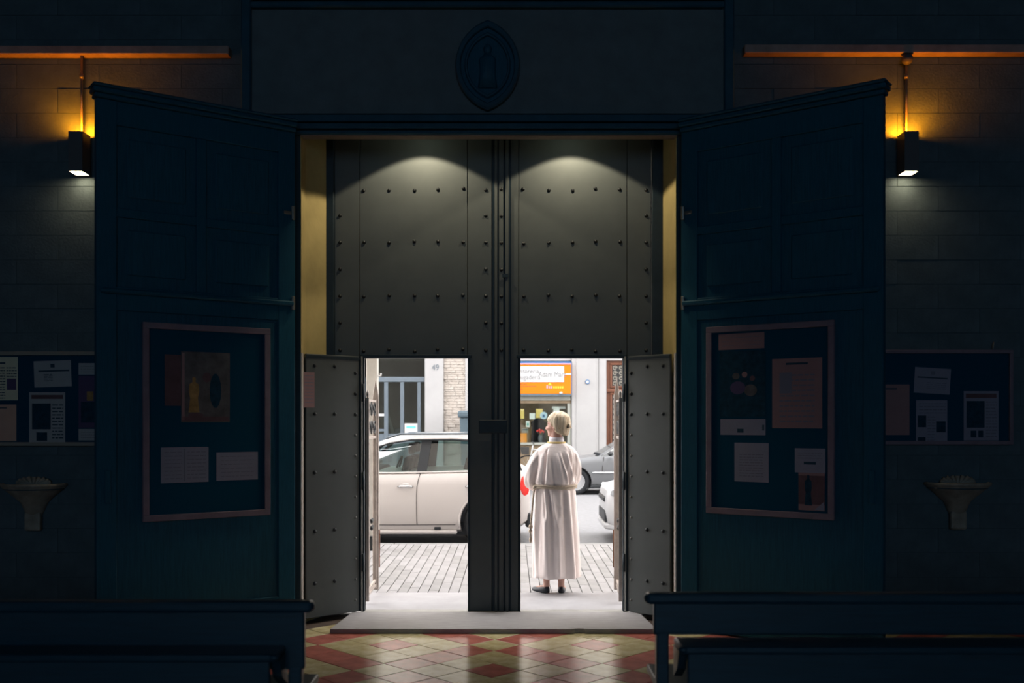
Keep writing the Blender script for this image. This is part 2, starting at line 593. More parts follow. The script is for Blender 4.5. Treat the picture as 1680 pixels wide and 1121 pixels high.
# almond-shaped emblem over the door
em = thing('door_emblem', 'dark almond-shaped relief emblem mounted above the doorway', 'emblem', (PX(800, 7.44), 7.44, PZ(108, 7.44)))


def almond(w, h, n=14):
    R = (w * w + h * h) / (2 * w)
    c = R - w
    a = math.asin(h / R)
    pts = [(-c + R * math.cos(-a + 2 * a * k / n), R * math.sin(-a + 2 * a * k / n)) for k in range(n + 1)]
    return pts + [(-x, -y) for x, y in pts[1:-1]]


def ring(mb, w0, h0, w1, h1, y0, y1):
    o, i = almond(w0, h0), almond(w1, h1)
    mb.loft([[(x, y1, z) for x, z in o], [(x, y0 + .012, z) for x, z in o], [(x * .96, y0, z * .96) for x, z in o],
             [(x * 1.03, y0, z * 1.03) for x, z in i], [(x, y0 + .012, z) for x, z in i], [(x, y1, z) for x, z in i]], cap=False)
    return mb


k = 7.44 / F
ring(MB(), 53 * k, 74 * k, 44 * k, 62 * k, -.03, .03).build('outer_ring', M['surround_dark'], em)
ring(MB(), 38 * k, 55 * k, 33 * k, 48 * k, -.02, .03).build('inner_ring', M['surround_dark'], em)
MB().prism(almond(46 * k, 65 * k), 'y', -.002, .03).build('ground', M['wood'], em)
fg = MB()
fg.lathe([(0, -.17), (.075, -.17), (.06, -.05), (.065, .05), (.03, .085), (0, .09)], n=16, sy=.4)
fg.ball((0, -.005, .12), (.032, .02, .04))
fg.build('relief_figure', M['wood_panel'], em, smooth=True)

# ------------------------------------------------------------------ ledges with lamps
MB_l = MB().box(-HALF, PX(376, 7.42), 7.40, 7.492, PZ(90, 7.42), PZ(76, 7.42)).build('wall_ledge', M['ledge'], bevel=.006)
tag(MB_l, 'long brown wooden ledge high on the wall above the lamp without a junction ball', 'ledge', 'wooden wall ledges')
MB_r = MB().box(PX(1221, 7.42), HALF, 7.40, 7.492, PZ(88, 7.42), PZ(74, 7.42)).build('wall_ledge', M['ledge'], bevel=.006)
tag(MB_r, 'long brown wooden ledge high on the wall above the lamp with a junction ball', 'ledge', 'wooden wall ledges')


def wall_lamp(x, pipe_px, label, junction, rot):
    zb, zt = PZ(281, 7.315), PZ(215, 7.315)
    hh = zt - zb
    t = thing('wall_lamp', label, 'lamp', (x, 7.385, zb), rot, 'up and down wall lamps')
    w, d, s = .052, .07, .004
    hb = MB()
    hb.box(-w, w, -d, -d + s, 0, hh).box(-w, w, d - s, d, 0, hh).box(-w, -w + s, -d + s, d - s, 0, hh).box(w - s, w, -d + s, d - s, 0, hh)
    hb.box(-w + s, w - s, -d + s, d - s, hh * .45, hh * .5)
    hb.build('housing', M['lamp_box'], t)
    MB().box(-w + s, w - s, -d + s, d - s, .004, .008).build('diffuser', M['down_glow'], t)
    MB().lathe([(0, hh - .045), (.018, hh - .04), (.022, hh - .02), (.017, hh + .002), (0, hh + .012)], n=14).build('bulb', M['up_glow'], t, smooth=True)
    MB().cyl((0, 0, hh * .5), (0, 0, hh - .05), .014, 10).build('bulb_holder', M['lamp_box'], t)
    MB().box(-.03, .03, d, .107, hh * .55, hh * .85).build('wall_bracket', M['lamp_box'], t)
    px = PX(pipe_px, 7.44) - x
    ztop = PZ(90, 7.42) - zb
    mtx = Matrix.Rotation(-rot, 4, 'Z')
    pp = MB().cyl((px, .055, hh * .8), (px, .055, ztop), .0085, 10).xf(mtx)
    pipe = pp.build('conduit_pipe', M['pipe'], t, smooth=True)
    MB().cyl((px, .055, ztop - .17), (px, .055, ztop - .135), .0145, 10).xf(mtx).build('coupling', M['pipe'], pipe, smooth=True)
    if junction:
        MB().ball((px, .04, ztop - .03), .042).xf(mtx).build('junction_ball', M['lamp_box'], t, smooth=True)


wall_lamp(PX(123.5, 7.315), 134, 'grey box wall lamp hung from a plain thin pipe', False, 0)
wall_lamp(PX(1496, 7.315), 1487, 'grey box wall lamp on a pipe topped by a round junction ball', True, 0)

# ------------------------------------------------------------------ downlights in the doorway soffit
for px, lab in ((690, 'recessed downlight in the doorway soffit over the wicket facing the white hatchback'),
                (940, 'recessed downlight in the doorway soffit over the wicket where the robed woman stands')):
    x = PX(px, 7.625)
    t = thing('soffit_downlight', lab, 'downlight', (x, 7.625, ZS + .19), 0, 'downlights in the doorway soffit')
    MB().lathe([(.036, -.02), (.042, -.02), (.044, 0), (.036, 0), (.036, -.02)], n=20).build('bezel', M['lamp_box'], t)
    MB().lathe([(0, -.001), (.036, -.001)], n=20).build('lens', M['spot_lens'], t)
    sd = bpy.data.lights.new('soffit_spot', 'SPOT')
    sd.energy = SPOT_W
    sd.color = (1.0, .88, .62)
    sd.spot_size = math.radians(116)
    sd.spot_blend = .10
    sd.shadow_soft_size = .02
    so = bpy.data.objects.new('soffit_spot', sd)
    COL.objects.link(so)
    so.parent = t
    so.location = (0, 0, -.022)

# ------------------------------------------------------------------ the riveted metal double door
ZT = 3.886
ZO = PZ(588, YD)                   # head of the wicket openings
stud_me = {}
for nm, r, h in (('stud', .0155, .013), ('stud_worn', .011, .010)):
    mb = MB()
    pr = [(r * math.cos(2 * PI * q / 8), r * math.sin(2 * PI * q / 8)) for q in range(8)]
    mb.loft([[(x, 0, z) for x, z in pr], [(x * .8, -h * .6, z * .8) for x, z in pr], [(x * .25, -h, z * .25) for x, z in pr]])
    stud_me[nm] = mb.mesh('stud')
    stud_me[nm].materials.append(M[nm])


def studs(parent, pts, kind='stud', y=0.0):
    for x, z in pts:
        o = link('stud', stud_me[kind], None, parent)
        o.location = (x, y, z)
        o.rotation_euler[1] = random.uniform(0, 1)


# dark iron frame round the leaves
fx = [PX(535, YD), PX(549, YD), PX(1069, YD), PX(1088, YD)]
struct(MB().box(fx[0] - .006, fx[1], YD - .03, YD + .12, 0, ZS + .188).build('trim_4', M['door_dark'], bevel=.006))
struct(MB().box(fx[2], fx[3] + .006, YD - .03, YD + .12, 0, ZS + .188).build('trim_5', M['door_dark'], bevel=.006))


def metal_leaf(label, pxs, ox, wick, cols, edge, mirror):
    """pxs: left edge, seam, seam, right edge in the photograph; wick: opening edges"""
    x0 = PX(ox, YD)
    t = thing('metal_door_leaf', label, 'door', (x0, YD, 0), 0, 'riveted metal door leaves')
    X = [PX(p, YD) - x0 for p in pxs]
    W = [PX(p, YD) - x0 for p in wick]
    g = .0022
    MB().box(X[0], X[1] - g, 0, .018, .024, ZT).build('sheet', M['door_sheet'], t, bevel=.003)
    MB().box(X[1] + g, X[2] - g, 0, .018, ZO + .004, ZT).build('sheet', M['door_sheet'], t, bevel=.003)
    MB().box(X[2] + g, X[3], 0, .018, .024, ZT).build('sheet', M['door_sheet'], t, bevel=.003)
    bk = MB()
    bk.box(X[0], W[0], .019, .06, .024, ZT).box(W[1], X[3], .019, .06, .024, ZT).box(W[0], W[1], .019, .06, ZO + .004, ZT)
    bk.build('backing', M['door_dark'], t)
    hb = MB().box(W[0] - .03, W[1] + .03, -.02, .06, ZO, ZO + .028)
    hb.build('wicket_head_bar', M['door_dark'], t, bevel=.004)
    MB().box(W[0] - .012, W[0], -.012, .06, .024, ZO).build('wicket_jamb', M['door_dark'], t)
    MB().box(W[1], W[1] + .012, -.012, .06, .024, ZO).build('wicket_jamb', M['door_dark'], t)
    pts = []
    for py in (311, 398, 486, 575):
        for px in cols:
            pts.append((PX(px, YD) - x0 + random.uniform(-.004, .004), PZ(py + random.uniform(-2, 2), YD)))
    for py in (354, 398, 442, 486, 530, 575):
        for px in (edge if not mirror else edge[1:]):
            pts.append((PX(px, YD) - x0, PZ(py, YD)))
    pts.append((PX(edge[1], YD) - x0, PZ(312, YD)))
    studs(t, pts)
    return t, x0


ml, mlx = metal_leaf('riveted metal door leaf without a meeting bar, its wicket showing the white hatchback', (549, 590, 767, 807), 549, (598, 768), (597, 638, 680, 718, 760), (558, 797), False)
mr, mrx = metal_leaf('riveted metal door leaf with the ribbed meeting bar, its wicket framing the robed woman', (838, 851, 1029, 1068), 1068, (854, 1022), (859, 900, 939, 977, 1017), (846, 1060), True)
# astragal over the meeting joint
ag = MB().box(PX(807.6, YD) - mrx, PX(837.8, YD) - mrx, .002, .062, .024, ZT).box(PX(800, YD) - mrx, PX(843, YD) - mrx, .063, .075, .024, ZT).build('meeting_bar', M['door_dark'], mr)
for pa, pb, d in ((811.5, 816, -.016), (818.5, 826.5, -.010), (829, 834.5, -.022)):
    MB().box(PX(pa, YD) - mrx, PX(pb, YD) - mrx, d, .003, .024, ZT).build('rib', M['door_sheet'], ag, bevel=.004, seg=2)
pts = [(PX(822.5, YD) - mrx, PZ(py, YD)) for py in range(311, 600, 44)]
studs(mr, pts, y=-.010)
MB().box(PX(786, YD) - mrx, PX(832, YD) - mrx, -.034, -.0225, PZ(711, YD), PZ(689, YD)).build('lock_case', M['door_dark'], mr, bevel=.004)
MB().box(PX(824, YD) - mrx, PX(834, YD) - mrx, -.03, -.0225, PZ(456, YD), PZ(450, YD)).build('bolt_catch', M['door_dark'], mr)


def wicket_leaf(label, hinge, end, fy):
    hx, hy = hinge
    ang = math.atan2(end[1] - hy, end[0] - hx)
    Lw = math.hypot(end[0] - hx, end[1] - hy)
    t = thing('wicket_door', label, 'door', (hx, hy, 0), ang, 'wicket doors standing open')
    th = .03
    zt = ZO + .012
    zb = .038
    ya, yb = (-th, 0) if fy > 0 else (0, th)
    yf = yb if fy > 0 else ya       # face towards the nave
    MB().box(.03, Lw, ya, yb, zb, zt).build('panel', M['door_sheet'], t, bevel=.003)
    MB().box(0, .028, ya - .004, yb + .004, zb, zt).build('hinge_stile', M['door_dark'], t, bevel=.003)
    s = fy
    MB().box(.004, .016, min(yf, yf + s * .012), max(yf, yf + s * .012), zb, zt).build('edge_strip', M['edge_steel'], t)
    for z in (.35, 1.0, 1.7):
        MB().cyl((.0, yf + s * .012, z), (.0, yf + s * .012, z + .14), .011, 10).build('hinge', M['door_dark'], t, smooth=True)
    n = 0
    for k in range(12):
        z = .13 + k * .163
        o = link('stud', stud_me['stud_worn' if k < 9 else 'stud'], None, t)
        o.location = (.062, yf, z)
        if fy > 0:
            o.rotation_euler = (0, 0, PI)
        n += 1
    for x in (Lw * .5, Lw * .85):
        for z in (.3, .7, 1.15, 1.6, 1.97):
            o = link('stud', stud_me['stud'], None, t)
            o.location = (x, yf, z)
            if fy > 0:
                o.rotation_euler = (0, 0, PI)
    MB().box(.03, Lw, min(yf, yf + s * .006), max(yf, yf + s * .006), zt - .03, zt - .012).build('top_strip', M['door_dark'], t)
    return t, ang, yf, s


wkl = wicket_leaf('dark riveted wicket door with a paper notice on it, swung in against the ochre reveal', (-1.190, 7.912), (-1.566, 7.575), 1)
wkr = wicket_leaf('dark riveted wicket door without any paper, swung in against the ochre reveal', (.898, 7.912), (1.204, 7.59), -1)

# threshold steps
st = thing('stone_step', 'worn grey stone step with a chipped front edge at the doorway', 'step', (PX(800, 7.23), 7.6, 0))
sx = PX(800, 7.23)
xa, xb = PX(541, 7.232) - sx, PX(1078, 7.232) - sx
cx0 = PX(950, 7.232) - sx
MB().prism([(xa, -.368), (cx0 - .05, -.368), (cx0 - .03, -.352), (cx0, -.345), (cx0 + .03, -.352), (cx0 + .05, -.368), (xb, -.368), (xb - .05, .29), (xa + .06, .29)], 'z', 0, .034).build('slab', M['step'], st, bevel=.006, seg=2)
MB().box(PX(590, 7.9) - sx, PX(1032, 7.9) - sx, .295, .44, 0, .022).build('sill_bar', M['edge_steel'], st, bevel=.003)

# ------------------------------------------------------------------ wooden door leaves standing open
LEAF = {}


def wood_leaf(key, label, hinge, free, fy):
    hx, hy = hinge
    ang = math.atan2(free[1] - hy, free[0] - hx)
    Lw = math.hypot(free[0] - hx, free[1] - hy)
    t = thing('wooden_door_leaf', label, 'door', (hx, hy, 0), ang, 'wooden door leaves standing open')
    th = .055
    zt = 3.68
    c0, c1 = (-th, 0) if fy > 0 else (0, th)
    yf = 0.0
    s = fy
    LEAF[key] = (Vector((hx, hy, 0)), ang, s)

    def bx(name, x0, x1, z0, z1, d0, d1, m, bev=.004):
        a, b = sorted((yf + s * d0, yf + s * d1))
        return MB().box(x0, x1, a, b, z0, z1).build(name, m, t, bevel=bev)
    sw = .13
    midz = PZ(503, 7.2)
    bx('stile', 0, sw, .01, zt, -th, 0, M['wood'])
    bx('stile', Lw - sw, Lw, .01, zt, -th, 0, M['wood'])
    bx('rail', sw, Lw - sw, zt - .16, zt, -th, 0, M['wood'])
    bx('rail', sw, Lw - sw, midz - .09, midz + .07, -th, 0, M['wood'])
    bx('rail', sw, Lw - sw, .01, .26, -th, 0, M['wood'])
    bx('panel', sw - .01, Lw - sw + .01, .25, midz - .08, -.042, -.016, M['wood_panel'])
    n = 2
    pw = (Lw - 2 * sw - .07) / n
    for q in range(n):
        x0 = sw + q * (pw + .07)
        if q:
            bx('muntin', x0 - .07, x0, midz + .07, zt - .16, -th, 0, M['wood'])
        zr = [midz + .07, midz + .07 + (zt - .16 - midz - .07) * .46, zt - .16]
        for r in range(2):
            z0, z1 = zr[r], zr[r + 1]
            if r == 0:
                bx('crossbar', x0, x0 + pw, z1 - .03, z1 + .03, -th, 0, M['wood'])
            a = .03 if r else 0
            b2 = .03 if not r else 0
            p = bx('panel', x0 - .008, x0 + pw + .008, z0 - .008 + a, z1 + .008 - b2, -.045, -.020, M['wood_panel'])
            bx('raised_field', x0 + .07, x0 + pw - .07, z0 + .08 + a, z1 - .08 - b2, -.021, -.008, M['wood_panel'], .008)
    # shelf-like moulding on the middle rail, cornice on top
    bx('rail_moulding', .02, Lw - .02, midz + .02, midz + .055, 0, .035, M['wood'], .01)
    for z0, z1, d in ((zt, zt + .03, .03), (zt + .03, zt + .065, .055), (zt + .065, zt + .085, .07)):
        bx('cornice', -.0, Lw + d * .5, z0, z1, -th - d * .4, d, M['wood'], .008)
    for z in (PZ(352, 7.4), PZ(499, 7.4)):
        a, b = sorted((0, s * .012))
        h = MB().box(.03, .09, a, b, z - .012, z + .012)
        h.cyl((.02, s * .012, z - .05), (.02, s * .012, z + .05), .013, 10)
        h.build('hinge', M['pipe'], t, bevel=.003)
    bx('bolt_plate', Lw - .09, Lw - .05, 1.0, 1.22, 0, .012, M['wood'])
    return t


wdl = wood_leaf('left', 'tall dark wooden door leaf carrying the board with a gold-lit picture', (XL - .012, 7.37), (PX(158, 6.56), 6.56), 1)
wdr = wood_leaf('right', 'tall dark wooden door leaf carrying the board crowded with notices', (XR + .012, 7.37), (PX(1449, 6.50), 6.50), -1)


def on_leaf(key, px, py, off=0.0):
    """local (u, z) on the face of an open leaf seen at that pixel"""
    o, ang, s = LEAF[key]
    ex = Vector((math.cos(ang), math.sin(ang), 0))
    nn = Vector((-math.sin(ang), math.cos(ang), 0)) * s
    d = Vector(((px - 840) / F, 1, (690 - py) / F))
    c = Vector((0, 0, EYE))
    tt = (o + nn * off - c).dot(nn) / d.dot(nn)
    p = c + d * tt
    return (p - o).dot(ex), p.z


# ------------------------------------------------------------------ notice boards and papers
def surf(kind, key=None):
    """returns (frame origin, angle, sign of the outward normal in local y)"""
    if kind == 'leaf':
        return LEAF[key]
    if kind == 'wicket':
        t, ang, yf, s = key
        n = Vector((-math.sin(ang), math.cos(ang), 0))
        return (t.location + n * yf, ang, s)
    return (Vector((0, 7.49, 0)), 0.0, -1)


def uv(sf, px, py, off):
    o, ang, s = sf
    ex = Vector((math.cos(ang), math.sin(ang), 0))
    nn = Vector((-math.sin(ang), math.cos(ang), 0)) * s
    d = Vector(((px - 840) / F, 1, (690 - py) / F))
    c = Vector((0, 0, EYE))
    tt = (o + nn * off - c).dot(nn) / d.dot(nn)
    p = c + d * tt
    return (p - o).dot(ex), p.z


def place(sf, u, z, off):
    o, ang, s = sf
    ex = Vector((math.cos(ang), math.sin(ang), 0))
    nn = Vector((-math.sin(ang), math.cos(ang), 0)) * s
    p = o + ex * u + nn * off
    return (p.x, p.y, z)


def notice_board(sf, label, box, fr, mframe, dep=.03):
    (ua, za), (ub, zb) = uv(sf, box[0], box[3], .02), uv(sf, box[2], box[1], .02)
    u0, u1 = sorted((ua, ub))
    # a board on a turned leaf: use the mean of top and bottom at both ends
    if len(box) > 4:
        z0, z1 = box[4], box[5]
    else:
        z0, z1 = sorted((za, zb))
    t = thing('notice_board', label, 'notice board', place(sf, (u0 + u1) / 2, z0, 0), sf[1])
    w, h = (u1 - u0) / 2, z1 - z0
    s = sf[2]

    def bx(name, xa, xb, za, zb, d0, d1, m, bev=0.003):
        a, b = sorted((s * d0, s * d1))
        MB().box(xa, xb, a, b, za, zb).build(name, m, t, bevel=bev)
    bx('backing', -w + fr * .5, w - fr * .5, fr * .5, h - fr * .5, .001, .012, M['board_back'], 0)
    bx('frame_side', -w, -w + fr, fr, h - fr, .001, dep, mframe)
    bx('frame_side', w - fr, w, fr, h - fr, .001, dep, mframe)
    bx('frame_side', -w, w, 0, fr, .001, dep, mframe)
    bx('frame_side', -w, w, h - fr, h, .001, dep, mframe)
    return t


def paper(sf, label, box, m, prints=(), name='paper_notice', cat='paper', off=.013, lines=None, tilt=0, group=None, shapes=()):
    """box in pixels (x0, y0, x1, y1); prints: (u0, v0, u1, v1, material, proud) in fractions, v from the top; lines: (v0, v1, count)"""
    ym = (box[1] + box[3]) / 2
    xm = (box[0] + box[2]) / 2
    ua, _ = uv(sf, box[0], ym, off)
    ub, _ = uv(sf, box[2], ym, off)
    _, zt = uv(sf, xm, box[1], off)
    _, zb = uv(sf, xm, box[3], off)
    w, h = abs(ub - ua), zt - zb
    s = sf[2]
    o_, ang, _s = sf
    t = thing(name, label, cat, place(sf, (ua + ub) / 2, zb, off), ang, group)
    flip = 1 if ub > ua else -1

    def sh(xa, xb, za, zb2, d0, d1, nm, mm):
        a, b = sorted((s * d0, s * d1))
        mb = MB().box(min(xa, xb), max(xa, xb), a, b, za, zb2)
        if tilt:
            mb.xf(Matrix.Translation((0, 0, h / 2)) @ Matrix.Rotation(tilt, 4, 'Y') @ Matrix.Translation((0, 0, -h / 2)))
        return mb.build(nm, mm, t)
    sh(-w / 2, w / 2, 0, h, 0, .0012, 'sheet', m)
    for (a, b, c, d, mm) in prints:
        sh(flip * (-w / 2 + a * w), flip * (-w / 2 + c * w), h * (1 - d), h * (1 - b), .0012, .0017, 'printed_picture', mm)
    for pts, mm in shapes:
        a_, b_ = sorted((s * .0017, s * .0021))
        pl_ = [(flip * (-w / 2 + u_ * w), h * (1 - v_)) for u_, v_ in pts]
        MB().prism(pl_, 'y', a_, b_).build('printed_figure', mm, t)
    if lines:
        mb = MB()
        for (va, vb, n, ul, ur) in lines:
            for q in range(n):
                v = va + (vb - va) * q / max(1, n - 1)
                x = ul
                while x < ur - .02:
                    l = min(random.uniform(.05, .16), ur - x)
                    hh = h * min(.022, .4 * (vb - va) / max(1, n))
                    xa, xb = sorted((flip * (-w / 2 + x * w), flip * (-w / 2 + (x + l) * w)))
                    a_, b_ = sorted((s * .0012, s * .0016))
                    mb.box(xa, xb, a_, b_, h * (1 - v) - hh / 2, h * (1 - v) + hh / 2)
                    x += l + .025
        if tilt:
            mb.xf(Matrix.Translation((0, 0, h / 2)) @ Matrix.Rotation(tilt, 4, 'Y') @ Matrix.Translation((0, 0, -h / 2)))
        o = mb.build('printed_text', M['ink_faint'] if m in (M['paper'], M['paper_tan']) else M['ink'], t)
        o['kind'] = 'stuff'
    return t


SL, SR = surf('leaf', 'left'), surf('leaf', 'right')
SW = surf('wall')
SK = surf('wicket', wkl)


def leaf_board_box(sf, x0, x1, yt, yb):
    xm = (x0 + x1) / 2
    return (x0, 0, x1, 0, uv(sf, xm, yb, .02)[1], uv(sf, xm, yt, .02)[1])


notice_board(SL, 'tall framed navy notice board with a gold-lit picture on an open wooden door leaf', leaf_board_box(SL, 234, 443, 534, 851), .042, M['board_frame'])
notice_board(SR, 'tall framed navy notice board crowded with notices on an open wooden door leaf', leaf_board_box(SR, 1159, 1369, 531, 848), .042, M['board_frame'])
# boards on the wall
notice_board(SW, 'wide aluminium-framed notice board on the wall holding the salmon sheet', (-40, 577, 190, 732), .028, M['alu'])
notice_board(SW, 'wide aluminium-framed notice board on the wall with a hanging hook on top', (1405, 574, 1662, 730), .028, M['board_frame'])
hk = MB().tube([(PX(1629, 7.47), 7.47, PZ(573, 7.47)), (PX(1629, 7.47), 7.465, PZ(567, 7.47)), (PX(1632, 7.47), 7.485, PZ(562, 7.47))], .005, 8).build('board_hook', M['alu'], smooth=True)
tag(hk, 'small bent metal hook holding up the wall notice board', 'hook')

def OVAL(cx_, cy_, a, b, n=14):
    return [(cx_ + a * math.cos(2 * PI * q / n), cy_ + b * math.sin(2 * PI * q / n)) for q in range(n)]


def FIG(cx_, top, hw_, hh_):
    # outline of a standing robed figure: head, shoulders, flaring hem
    half = [(0, 0), (.22, .015), (.30, .06), (.22, .12), (.28, .15), (.72, .20), (.80, .42), (.60, .60), (.85, 1.0)]
    pts = [(cx_ + hw_ * x, top + hh_ * y) for x, y in half]
    return pts + [(cx_ - hw_ * x, top + hh_ * y) for x, y in half[:0:-1]]


paper(SL, 'picture of a golden robed figure standing in a dark niche, pinned to the board', (297, 578, 377, 693), M['poster_amber'],
      ((.02, .02, .07, .97, M['paper_tan']), (.02, .92, .98, .985, M['print_red'])), name='devotional_picture', cat='picture',
      shapes=((FIG(.26, .36, .13, .50), M['poster_gold']), (OVAL(.52, .36, .09, .07), M['print_red']), (OVAL(.30, .90, .16, .035), M['print_red']), (OVAL(.70, .55, .12, .25), M['print_dark'])))
paper(SL, 'plain dark reddish sheet half tucked behind the golden figure picture', (270, 582, 299, 666), M['print_red'], off=.0125)
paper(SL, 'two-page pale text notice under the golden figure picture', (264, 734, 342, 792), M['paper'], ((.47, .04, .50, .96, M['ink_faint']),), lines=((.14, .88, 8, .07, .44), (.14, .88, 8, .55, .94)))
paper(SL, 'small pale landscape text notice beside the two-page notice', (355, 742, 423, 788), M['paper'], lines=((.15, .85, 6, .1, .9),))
paper(SR, 'narrow pale text strip pinned above the dim photo poster', (1179, 547, 1254, 573), M['paper_tan'], lines=((.25, .75, 3, .08, .92),))
paper(SR, 'dim dark photo poster with small bright faces on the crowded board', (1181, 576, 1256, 684), M['print_dark'],
      (), name='photo_poster', cat='poster', shapes=((OVAL(.36, .38, .08, .05), M['poster_amber']), (OVAL(.55, .36, .06, .045), M['paper_tan']), (OVAL(.72, .42, .06, .04), M['print_red']), (OVAL(.40, .56, .17, .10), M['print_purple']), (OVAL(.68, .60, .14, .09), M['poster_amber'])))
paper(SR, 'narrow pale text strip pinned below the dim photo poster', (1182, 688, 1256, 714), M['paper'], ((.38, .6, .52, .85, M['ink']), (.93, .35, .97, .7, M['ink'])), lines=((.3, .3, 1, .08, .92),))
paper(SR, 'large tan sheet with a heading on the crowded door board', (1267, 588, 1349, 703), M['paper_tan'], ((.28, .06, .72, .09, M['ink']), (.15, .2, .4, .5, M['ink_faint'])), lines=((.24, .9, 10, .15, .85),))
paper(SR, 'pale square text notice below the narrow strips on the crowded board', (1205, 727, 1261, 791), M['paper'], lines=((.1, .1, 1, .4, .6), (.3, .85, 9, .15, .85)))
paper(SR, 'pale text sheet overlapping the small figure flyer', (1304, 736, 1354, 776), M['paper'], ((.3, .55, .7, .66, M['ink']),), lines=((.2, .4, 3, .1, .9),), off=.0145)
paper(SR, 'small flyer with a dark standing figure and red ground', (1310, 768, 1353, 838), M['paper_tan'], ((.0, .18, 1, .86, M['print_red']),), name='flyer', shapes=((FIG(.38, .16, .17, .72), M['print_dark']), (((.62, .98), (.98, .78), (.98, .98)), M['paper'])))
paper(SW, 'yellowed newsletter page with a purple photo on the wall board', (-12, 586, 29.5, 657), M['paper_yel'], ((.56, .5, .93, .76, M['print_purple']), (.1, .12, .5, .16, M['ink'])), lines=((.1, .1, 1, .1, .95), (.25, .95, 12, .08, .5), (.25, .45, 4, .55, .95)))
paper(SW, 'salmon coloured sheet at the bottom of the wall board', (-12, 664, 27, 724), M['paper_pink'], ((.1, .08, .6, .11, M['ink']),))
paper(SW, 'grey calendar page with a slanted dark line above the picture bulletin', (56, 592, 117, 635), M['paper_grey'], ((.12, .36, .95, .42, M['ink']), (.45, .12, .56, .26, M['ink'])), lines=((.52, .76, 5, .26, .5),), tilt=-.035)
paper(SW, 'picture bulletin with a purple heading and dark photo, beside the salmon sheet', (48, 644, 107, 727), M['paper_grey'], ((.06, .05, .94, .13, M['print_red']), (.08, .22, .60, .73, M['print_dark']), (.2, .79, .5, .96, M['print_dark'])), lines=((.25, .9, 11, .64, .95),))
paper(SW, 'thin pale strip at the top of the dark poster beside the door leaf', (129, 596, 168, 615), M['paper_grey'], lines=((.3, .75, 3, .1, .9),))
paper(SW, 'dark purple poster with a small orange star on the wall board', (129, 617, 168, 702), M['print_purple'], ((.35, .3, .62, .48, M['poster_gold']), (.1, .5, .9, .9, M['print_dark'])), name='poster', cat='poster')
paper(SW, 'thin pale strip at the bottom of the dark poster beside the door leaf', (129, 704, 168, 723), M['paper_grey'], lines=((.3, .75, 3, .1, .9),))
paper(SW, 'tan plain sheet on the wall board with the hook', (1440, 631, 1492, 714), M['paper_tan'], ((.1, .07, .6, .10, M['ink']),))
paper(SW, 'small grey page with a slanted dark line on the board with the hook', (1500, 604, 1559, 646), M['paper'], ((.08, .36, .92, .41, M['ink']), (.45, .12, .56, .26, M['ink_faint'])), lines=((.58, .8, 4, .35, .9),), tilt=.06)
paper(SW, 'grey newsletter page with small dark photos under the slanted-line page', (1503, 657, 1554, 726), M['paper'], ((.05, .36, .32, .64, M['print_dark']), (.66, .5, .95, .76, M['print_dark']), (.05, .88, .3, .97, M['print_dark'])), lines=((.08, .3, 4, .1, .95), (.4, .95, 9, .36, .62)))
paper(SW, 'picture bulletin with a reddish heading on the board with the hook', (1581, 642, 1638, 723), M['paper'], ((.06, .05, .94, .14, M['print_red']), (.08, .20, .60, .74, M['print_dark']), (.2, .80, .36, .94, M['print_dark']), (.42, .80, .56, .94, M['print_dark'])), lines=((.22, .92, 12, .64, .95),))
paper(SK, 'tan paper notice taped to the open wicket door', (498, 611, 516, 669), M['paper_tan'], lines=((.1, .85, 9, .1, .9),), off=.001)

# ------------------------------------------------------------------ holy-water stoups on the wall
def stoup(px, py, label):
    x, z = PX(px, 7.30), PZ(py, 7.30)
    t = thing('holy_water_stoup', label, 'stoup', (x, 7.488, z), 0, 'wall stoups')
    pr = [(.0, -.24), (.05, -.235), (.07, -.20), (.10, -.13), (.19, -.05), (.235, -.012), (.240, 0)]
    MB().lathe(pr, n=18, a0=-PI, a1=0, sy=.85).build('bowl', M['marble'], t, smooth=True)
    rim = []
    n = 22
    for k in range(n + 1):
        a = -PI + PI * k / n
        r = .232 + .008 * math.cos(k * PI)
        rim.append((math.cos(a) * r, math.sin(a) * r * .85, .004))
    MB().tube(rim, .012, 8).build('scalloped_rim', M['marble'], t, smooth=True)
    MB().prism([(math.cos(-PI + PI * k / n) * .222, math.sin(-PI + PI * k / n) * .19) for k in range(n + 1)], 'z', -.03, -.012).build('water', M['water'], t)
    sb = MB()
    for k in range(9):
        a = PI * (k + .5) / 9
        L_ = .10 + .05 * math.sin(a)
        p0 = (math.cos(a) * .02, -.02, -.005)
        p1 = (math.cos(a) * .13, -.012, .012 + math.sin(a) * .05)
        sb.tube([p0, p1], [.010, .019], 8)
    sb.build('shell_back', M['marble'], t, smooth=True)
    MB().box(-.06, .06, -.05, 0, -.34, -.2).build('corbel', M['marble'], t, bevel=.015, seg=2)
    return t


stoup(37, 799, 'marble shell holy-water stoup on the wall below the salmon sheet board')
stoup(1588, 797, 'marble shell holy-water stoup on the wall below the board with the hook')

